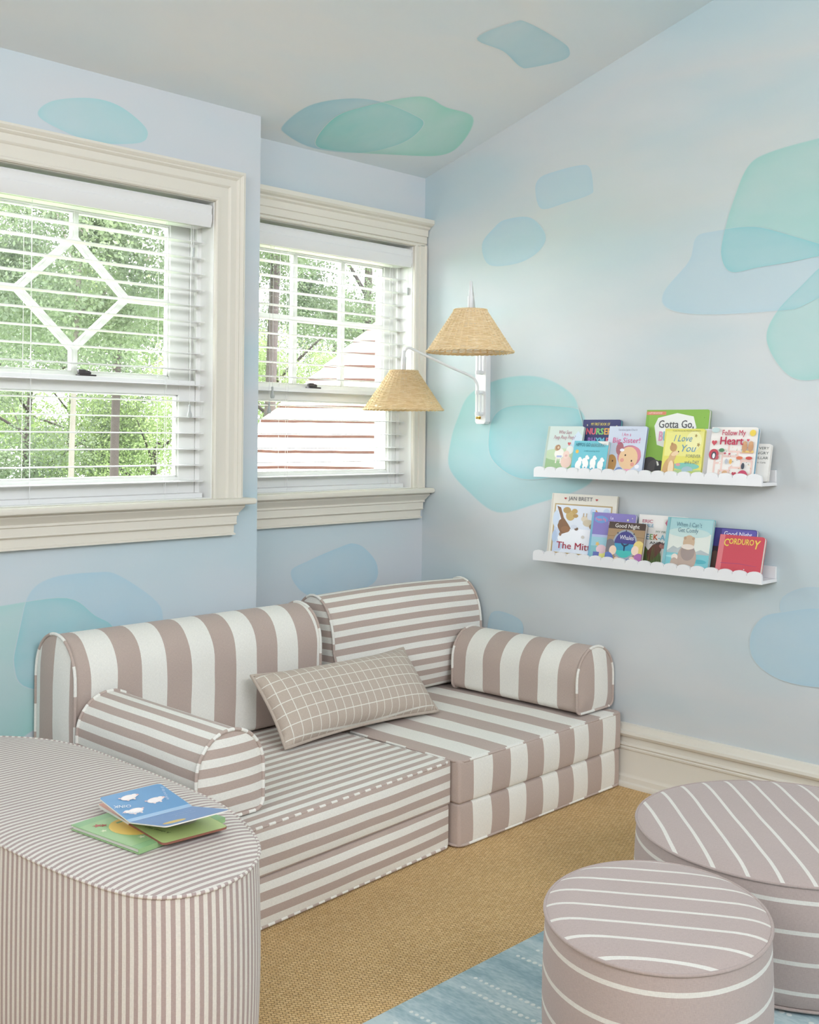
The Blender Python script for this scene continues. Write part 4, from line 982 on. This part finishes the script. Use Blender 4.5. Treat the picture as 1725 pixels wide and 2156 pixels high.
shelf_book('brown board book with a round porthole and two children, lower ledge', ZL, -.982, -.0935, .152, .151, .011, 13.5, (120, 90, 62),
  [(rect(.0, .0, 1, .84), (166, 130, 88)), (rect(0, .84, 1, 1), (74, 54, 46)), (rect(0, .66, 1, .67), (120, 92, 60)), (rect(0, .45, 1, .46), (120, 92, 60)), (E_(.50, .47, .34, .36), (150, 160, 176)), (E_(.50, .48, .29, .31), (58, 56, 140)), (clip_poly(E_(.50, .48, .29, .31), 1, .50), (40, 150, 190)), (clip_poly(E_(.50, .47, .28, .30), 1, .34), (46, 190, 180)),
   ([(.40, .53), (.50, .47), (.62, .52), (.60, .47), (.52, .43), (.52, .33), (.49, .33), (.48, .43), (.41, .48)], (30, 50, 84)), (E_(.10, .42, .14, .17), (112, 108, 116)), (E_(.20, .33, .10, .11), (240, 206, 176)), (E_(.08, .08, .17, .2), (86, 110, 190)), (E_(.33, .12, .07, .06), (240, 206, 176)), (E_(.88, .46, .14, .13), (232, 206, 110)), (E_(.80, .36, .10, .11), (244, 212, 184)), (E_(.95, .36, .06, .14), (226, 196, 96)), (E_(.92, .10, .17, .2), (176, 96, 170)), (E_(.74, .14, .08, .07), (244, 212, 184)), (E_(.66, .08, .1, .08), (110, 130, 170)), (E_(.28, .74, .02, .02), (70, 70, 84)), (E_(.5, .80, .02, .02), (70, 70, 84)), (E_(.72, .74, .02, .02), (70, 70, 84))],
  [('Good Night', .51, .91, .13, (240, 236, 228), dict(w=.66, bold=.01)), ('Whales', .54, .64, .15, (240, 240, 248), dict(w=.38, bold=.005))], group=GL, round_r=.007, pages=(214, 210, 204))
shelf_book('dark purple board book mostly hidden behind the red book on the lower ledge', ZL, -1.368, -.064, .166, .154, .012, 12, (60, 56, 140),
  [(rect(.25, .78, .99, .98), (90, 80, 176)), (rect(0, .0, .99, .6), (60, 44, 60)), (E_(.15, .3, .1, .2), (96, 70, 60))],
  [('Good Night', .60, .88, .14, (238, 234, 240), dict(w=.60, bold=.01))], group=GL, round_r=.008)
shelf_book('aqua hardcover book with an otter sitting by the water, on the lower ledge', ZL, -1.212, -.088, .174, .181, .013, 14, (136, 196, 200),
  [(rect(.07, .3, .985, .72), (220, 226, 214)), (rect(.07, .72, .985, .98), (160, 208, 210)), (E_(.5, .72, .46, .09), (190, 218, 212)), ([(.07, .36), (.2, .46), (.3, .42), (.42, .48), (.5, .38), (.7, .38), (.8, .42), (.985, .36), (.985, .3), (.07, .3)], (176, 188, 188)), (rect(.07, .03, .985, .33), (110, 196, 204)), (E_(.35, .26, .3, .03), (150, 216, 218)), (E_(.8, .2, .15, .04), (70, 176, 190)), (E_(.5, .0, .34, .12), (168, 174, 170)),
   (E_(.52, .24, .21, .26), (186, 160, 144)), (E_(.53, .36, .15, .16), (160, 140, 132)), (E_(.53, .54, .125, .14), (206, 172, 136)), (E_(.52, .46, .14, .05), (228, 214, 198)), (E_(.26, .25, .07, .065), (236, 220, 204)), (E_(.26, .15, .08, .09), (190, 164, 146)), (E_(.44, .62, .03, .03), (190, 150, 116)), (E_(.62, .62, .03, .03), (190, 150, 116)), (rect(.0, .0, .065, 1), (120, 186, 194)), (rect(.0645, .0, .07, 1), (98, 166, 176))],
  [('When I Can\u2019t', .49, .87, .12, (84, 128, 146), dict(w=.55)), ('Get Comfy', .48, .765, .12, (84, 128, 146), dict(w=.44))], group=GL, board=False, round_r=.002)
shelf_book('red board book with yellow hand-drawn title at the right end of the lower ledge', ZL, -1.414, -.0925, .158, .136, .014, 17, (214, 60, 76),
  [(rect(.0, .0, .12, 1), (226, 110, 116)), ([(.1, .30), (.5, .31), (.9, .28), (.9, .285), (.5, .32), (.1, .31)], (150, 60, 120)), (E_(.64, .19, .012, .012), (244, 240, 240))],
  [('C', .17, .80, .26, (238, 206, 60), dict(w=.11, bold=.02)), ('ORDURO', .50, .84, .20, (238, 206, 60), dict(w=.55, bold=.02)), ('Y', .83, .79, .30, (238, 206, 60), dict(w=.13, bold=.02, shear=.2))], group=GL, pages=(232, 224, 208), round_r=.009)
# two books on the long ottoman
ZT = .4265
def flat_M(o, ex): 
    ex = Vector(ex).normalized(); ez = Vector((0, 0, 1)); ey = ez.cross(ex); M = Matrix((ex, ey, ez)).transposed().to_4x4(); M.translation = o; return M
def turn(art): return [([(y, 1-x) for x, y in P], c) for P, c in art]
book('book', 'closed green picture book with an orange circle, lying flat under the open book', 'book', .214, .228, .0105, flat_M(Vector((-1.990, -1.338, ZT+.0115)), (-.13, .99, 0)), (150, 196, 124),
  turn([(rect(.0, .88, 1, 1), (132, 186, 120)), (rect(0, .0, 1, .10), (136, 190, 124)), (rect(0, .0995, 1, .105), (112, 168, 108)), (E_(.36, .50, .24, .27), (240, 196, 80)), (rect(.28, .68, .48, .71), (110, 170, 110)), (star_p(.13, .78, .05), (190, 70, 50)), (star_p(.17, .74, .04), (170, 60, 40)), (star_p(.085, .62, .035), (226, 236, 190)), (star_p(.2, .22, .04), (226, 236, 190)), (star_p(.34, .42, .03), (120, 80, 50))]), [], board=False, round_r=.001, pages=(226, 222, 208))
def open_book():
    zc = ZT+.0135; o = Vector((-2.166, -1.236, zc)); root = thing('open_board_book', 'open board book with blue and green pages, lying spread on the green book', 'book', (o.x, o.y, o.z), None); B = root.location.copy()
    S0, S1 = Vector((-2.160, -1.238, zc)), Vector((-2.012, -1.250, zc)); 
    def slab(a, b, c, d, t, rc=.010, name='page', mat=None, art=None, par=None):
        # a,b along spine ; c,d outer (b->c, a->d); rounded outer corners
        a, b, c, d = map(Vector, (a, b, c, d)); n = (b-a).cross(d-a).normalized(); 
        if n.z < 0: n = -n
        ex = (b-a).normalized(); ey = ((d-a)-ex*(d-a).dot(ex)).normalized()
        w = (b-a).length; h = ((d-a).dot(ey)+(c-b).dot(ey))/2
        ez = ex.cross(ey); M = Matrix((ex, ey, ez)).transposed().to_4x4(); M.translation = a-B
        P = [(0, 0), (w, 0)]
        for cx, cy, a0 in ((w-rc, h-rc, 0), (rc, h-rc, 90)):
            for i in range(6): t_ = math.radians(a0+90*i/5); P.append((cx+rc*math.cos(t_), cy+rc*math.sin(t_)))
        sg = 1 if ez.z > 0 else -1
        mb = MB(); mb.prism(P, -t*.5, t*.5, 0, M)
        return mb, [mat or PAPER], M, w, h, sg, t
    def deco(mb, mats, M, w, h, sg, t, base, shapes, texts):
        rc = .010; P = [(.0005, .0), (w-.0005, .0)]
        for cx, cy, a0 in ((w-rc, h-rc, 0), (rc, h-rc, 90)):
            for i in range(6): t_ = math.radians(a0+90*i/5); P.append((cx+(rc-.0005)*math.cos(t_), cy+(rc-.0005)*math.sin(t_)))
        mats.append(cmat(*base)); mb.add([(x, y, sg*(t*.5+.00015)) for x, y in P], [tuple(range(len(P)))], None, 1, M)
        add_art(mb, mats, w, h, sg*(t*.5+.0002), shapes, [(a, b, c, d/h, e, dict(w=f, flip=g, rot=r_, shear=.1)) for a, b, c, d, e, f, g, r_ in texts], M, sg)
        mb.build('page', mats, root)
    up = Vector((0, 0, .004))
    # lower spread
    G = slab(S0+up*0, S1, Vector((-2.051, -1.394, zc-.001)), Vector((-2.194, -1.380, zc-.001)), .0042, mat=plain('brown_page_edges', srgb(150, 100, 84), .7, .1))
    deco(*G, (188, 212, 124), [(E_(.62, .42, .2, .16), (206, 204, 180)), (E_(.70, .46, .07, .06), (222, 220, 200))], [('BAA', .42, .42, .017, (70, 90, 60), .2, -1, .25), ('A sheep says', .18, .50, .011, (70, 90, 60), .44, -1, 1.2)])
    P_ = slab(S0, S1, Vector((-1.978, -1.105, zc)), Vector((-2.124, -1.095, zc)), .0056)
    deco(*P_, (226, 150, 128), [], [])
    # raised leaf, open flat across both sides
    u0, u1 = Vector((-2.181, -1.276, .457)), Vector((-2.034, -1.283, .457))
    L = slab(u0, u1, Vector((-1.996, -1.145, .463)), Vector((-2.150, -1.148, .473)), .0022)
    def pig(x, y, s, f): return [(E_(x, y, .125*s, .085*s, rot=.2), (248, 226, 220)), (E_(x, y, .105*s, .068*s, rot=.2), (250, 240, 236)), (E_(x+f*.11*s, y+.03*s, .05*s, .05*s), (250, 236, 230)), (E_(x+f*.155*s, y+.03*s, .022*s, .025*s), (240, 190, 184)), (E_(x-.05*s, y-.085*s, .02*s, .03*s), (248, 226, 220)), (E_(x+.05*s, y-.085*s, .02*s, .03*s), (248, 226, 220)), (E_(x-f*.13*s, y+.03*s, .018*s, .018*s), (240, 190, 184))]
    deco(*L, (84, 150, 206), [(rect(0, .0, 1, .1), (150, 190, 226))]+pig(.24, .30, 1, -1)+pig(.64, .48, 1, 1)+pig(.36, .76, 1, 1), [('OINK', .15, .52, .018, (236, 240, 240), .24, 1, 2.75), ('all day and night', .88, .62, .010, (190, 214, 236), .46, 1, -1.9), ('Three pigs say', .17, .24, .009, (190, 214, 236), .3, 1, 2.75)])
    R_ = slab(u0-Vector((0, .0005, 0)), u1-Vector((0, .0005, 0)), Vector((-2.083, -1.423, .484)), Vector((-2.217, -1.415, .486)), .0022)
    deco(*R_, (104, 148, 206), [(E_(.24, .80, .17, .09), (238, 196, 84))], [('But the bears', .62, .30, .009, (160, 190, 226), .34, -1, .1), ('say nothing', .62, .45, .009, (160, 190, 226), .3, -1, .1)])
    # spine hinge joining the raised leaf to the spread
    h = MB(); h.add([tuple(p-B) for p in (S0, S1, u1, u0)], [(0, 1, 2, 3)]); ho = h.build('page_hinge', PAPER, root); so = ho.modifiers.new('thick', 'SOLIDIFY'); so.thickness = .0018
open_book()

# ================= OUTSIDE =================
tag(MB().box(-40, 60, .6, 70, -3.7, -3.6).build('lawn', GRASS), 'sunlit green lawn below the trees outside the windows', 'grass', kind='stuff')
def roof():
    Z0 = 6.0; O = Vector((CP[0]+Z0*FW[0], CP[1]+Z0*FW[1], 1.045)); e1 = Vector((RT[0], RT[1], 0)); p = math.radians(40)
    e2 = Vector((FW[0]*math.cos(p), FW[1]*math.cos(p), math.sin(p))); n = e1.cross(e2); n = n if n.z > 0 else -n
    M = Matrix((e1, e2, n)).transposed().to_4x4(); M.translation = O
    root = thing('shingled_roof', 'sunlit shingled hip roof with brown course shadow lines outside the right window', 'roof', M=M)
    e = .1316; hip = lambda s: -.855+(s-.38)*.62
    mb = MB()
    for k in range(-6, 24):
        s0, s1 = k*e, (k+1)*e+.02; t = .023
        XR = min(1.5, 3.6-s0); 
        if hip(s0) > XR: break
        n_ = 26; xs = [hip(s0)+(XR-hip(s0))*i/n_ for i in range(n_+1)]; w = [random.uniform(-.0035, .0035) for _ in xs]
        vs = []; fs = []; mi = []
        for i, x in enumerate(xs):
            xe = hip(s1)+(XR-hip(s1))*i/n_
            vs += [(x, s0+w[i], t), (xe, s1, .0), (x, s0+w[i], -.004)]
        for i in range(n_):
            a = i*3; b = a+3; fs += [(a, b, b+1, a+1), (a+2, b+2, b, a)]; mi += [0, 1]
        mb.add(vs, fs, None, mi)
    mb.build('shingles', [SHINGLE, SHBUTT], root)
    b = MB(); hp = [(hip(-.8), -.8), (1.5, -.8), (1.5, 2.9), (hip(2.9), 2.9)]
    b.prism(hp, -.12, -.006); b.build('roof_deck', plain('roof_wood', srgb(190, 170, 150), .8, .1), root)
    # the adjoining hip face on the far left side
    Mi = M.inverted(); f = MB(); a, c = Vector((hip(-.8), -.8, 0)), Vector((hip(2.9), 2.9, 0)); dn = Mi.to_3x3() @ Vector((FW[0]*2.4-RT[0]*.4, FW[1]*2.4-RT[1]*.4, -1.6))
    f.add([a, c, c+dn, a+dn], [(0, 1, 2, 3)]); f.build('hip_face', SHINGLE, root)
roof()
def leaf_mesh(name, seed, n_cl, rad, per, size, squash=.8):
    r = np.random.RandomState(seed); V = []
    for _ in range(n_cl):
        d = r.normal(size=3); d /= np.linalg.norm(d); c = d*rad*r.uniform(.35, 1)**.6; c[2] *= squash; cr = rad*r.uniform(.16, .30)
        q = r.normal(size=(per, 3)); q /= np.linalg.norm(q, axis=1)[:, None]; q = c+q*(cr*r.uniform(.3, 1, (per, 1)))
        a = r.normal(size=(per, 3)); a /= np.linalg.norm(a, axis=1)[:, None]; b = np.cross(a, r.normal(size=(per, 3))); b /= np.linalg.norm(b, axis=1)[:, None]
        s = size*r.uniform(.6, 1.3, (per, 1)); V.append(np.stack([q-a*s, q-b*s*.55, q+a*s, q+b*s*.55], 1).reshape(-1, 3))
    V = np.concatenate(V); m = bpy.data.meshes.new(name); nf = len(V)//4
    m.vertices.add(len(V)); m.vertices.foreach_set('co', V.ravel()); m.loops.add(nf*4); m.loops.foreach_set('vertex_index', np.arange(nf*4, dtype=np.int32))
    m.polygons.add(nf); m.polygons.foreach_set('loop_start', np.arange(0, nf*4, 4, dtype=np.int32)); m.update(calc_edges=True); m.validate(); return m
CROWNS = []
for nm, sd, mt in (('crown', 1, LEAF1), ('crown', 2, LEAF2)):
    m = leaf_mesh(nm, sd, 80, 2.4, 700, .030); m.materials.append(mt); CROWNS.append(m)
def tree(px, dist, zc, s, ci, label, trunk=BARK, tr=.13, tpx=None):
    r = ray(px, 911); x, y = CP[0]+dist*r[0], CP[1]+dist*r[1]
    root = thing('tree', label, 'tree', (x, y, -3.6), 'trees outside the windows')
    o = bpy.data.objects.new('crown', CROWNS[ci]); COL.objects.link(o); o.parent = root; o.location = (0, 0, zc+3.6); o.scale = (s, s, s); o.rotation_euler = (0, 0, random.uniform(0, 6))
    t = MB(); t.tube(smooth_path([(0, 0, 0), (.05, 0, 2), (-.03, .05, 4), (.06, 0, zc+3.6+.8*s)], 5), [tr*(1-.03*i) for i in range(16)], 10)
    for k in range(5):
        a = k*1.3; zb = zc+3.6-1.2*s+.45*k; t.tube([(0, 0, zb), (.7*math.cos(a)*s, .7*math.sin(a)*s, zb+.5), (1.6*math.cos(a)*s, 1.6*math.sin(a)*s, zb+1.1)], [tr*.35, tr*.25, tr*.08], 6)
    t.build('trunk', trunk, root, smooth=60)
for a in [(160, 12, 3.5, .85, 0, 'tree with a pale thin trunk in the lower half of the left window'), (248, 17.5, 4.4, 1.15, 0, 'tree with a dark straight trunk in the lower half of the left window'),
          (60, 23.5, 1.6, 1.15, 0, 'dark bushy tree at the left edge of the left window'), (330, 23.5, .2, 1.0, 1, 'bright green bushy tree low behind the dark trunk'), (150, 31, 2.6, 1.9, 1, 'large bright green tree farthest behind the left window'),
          (575, 13, 4.1, .62, 0, 'leafy tree at the top left of the right window'), (770, 16, 3.7, .78, 0, 'dark leafy tree rising above the shingled roof'), (590, 20, 1.4, .8, 1, 'bright green tree low beside the shingled roof'), (700, 27, 2.5, 1.2, 0, 'tree farthest behind the shingled roof in the right window')]:
    tr = PALEBARK if 'pale thin' in a[5] else BARK
    tree(*a, trunk=tr, tr=.10 if tr is BARK else .045)
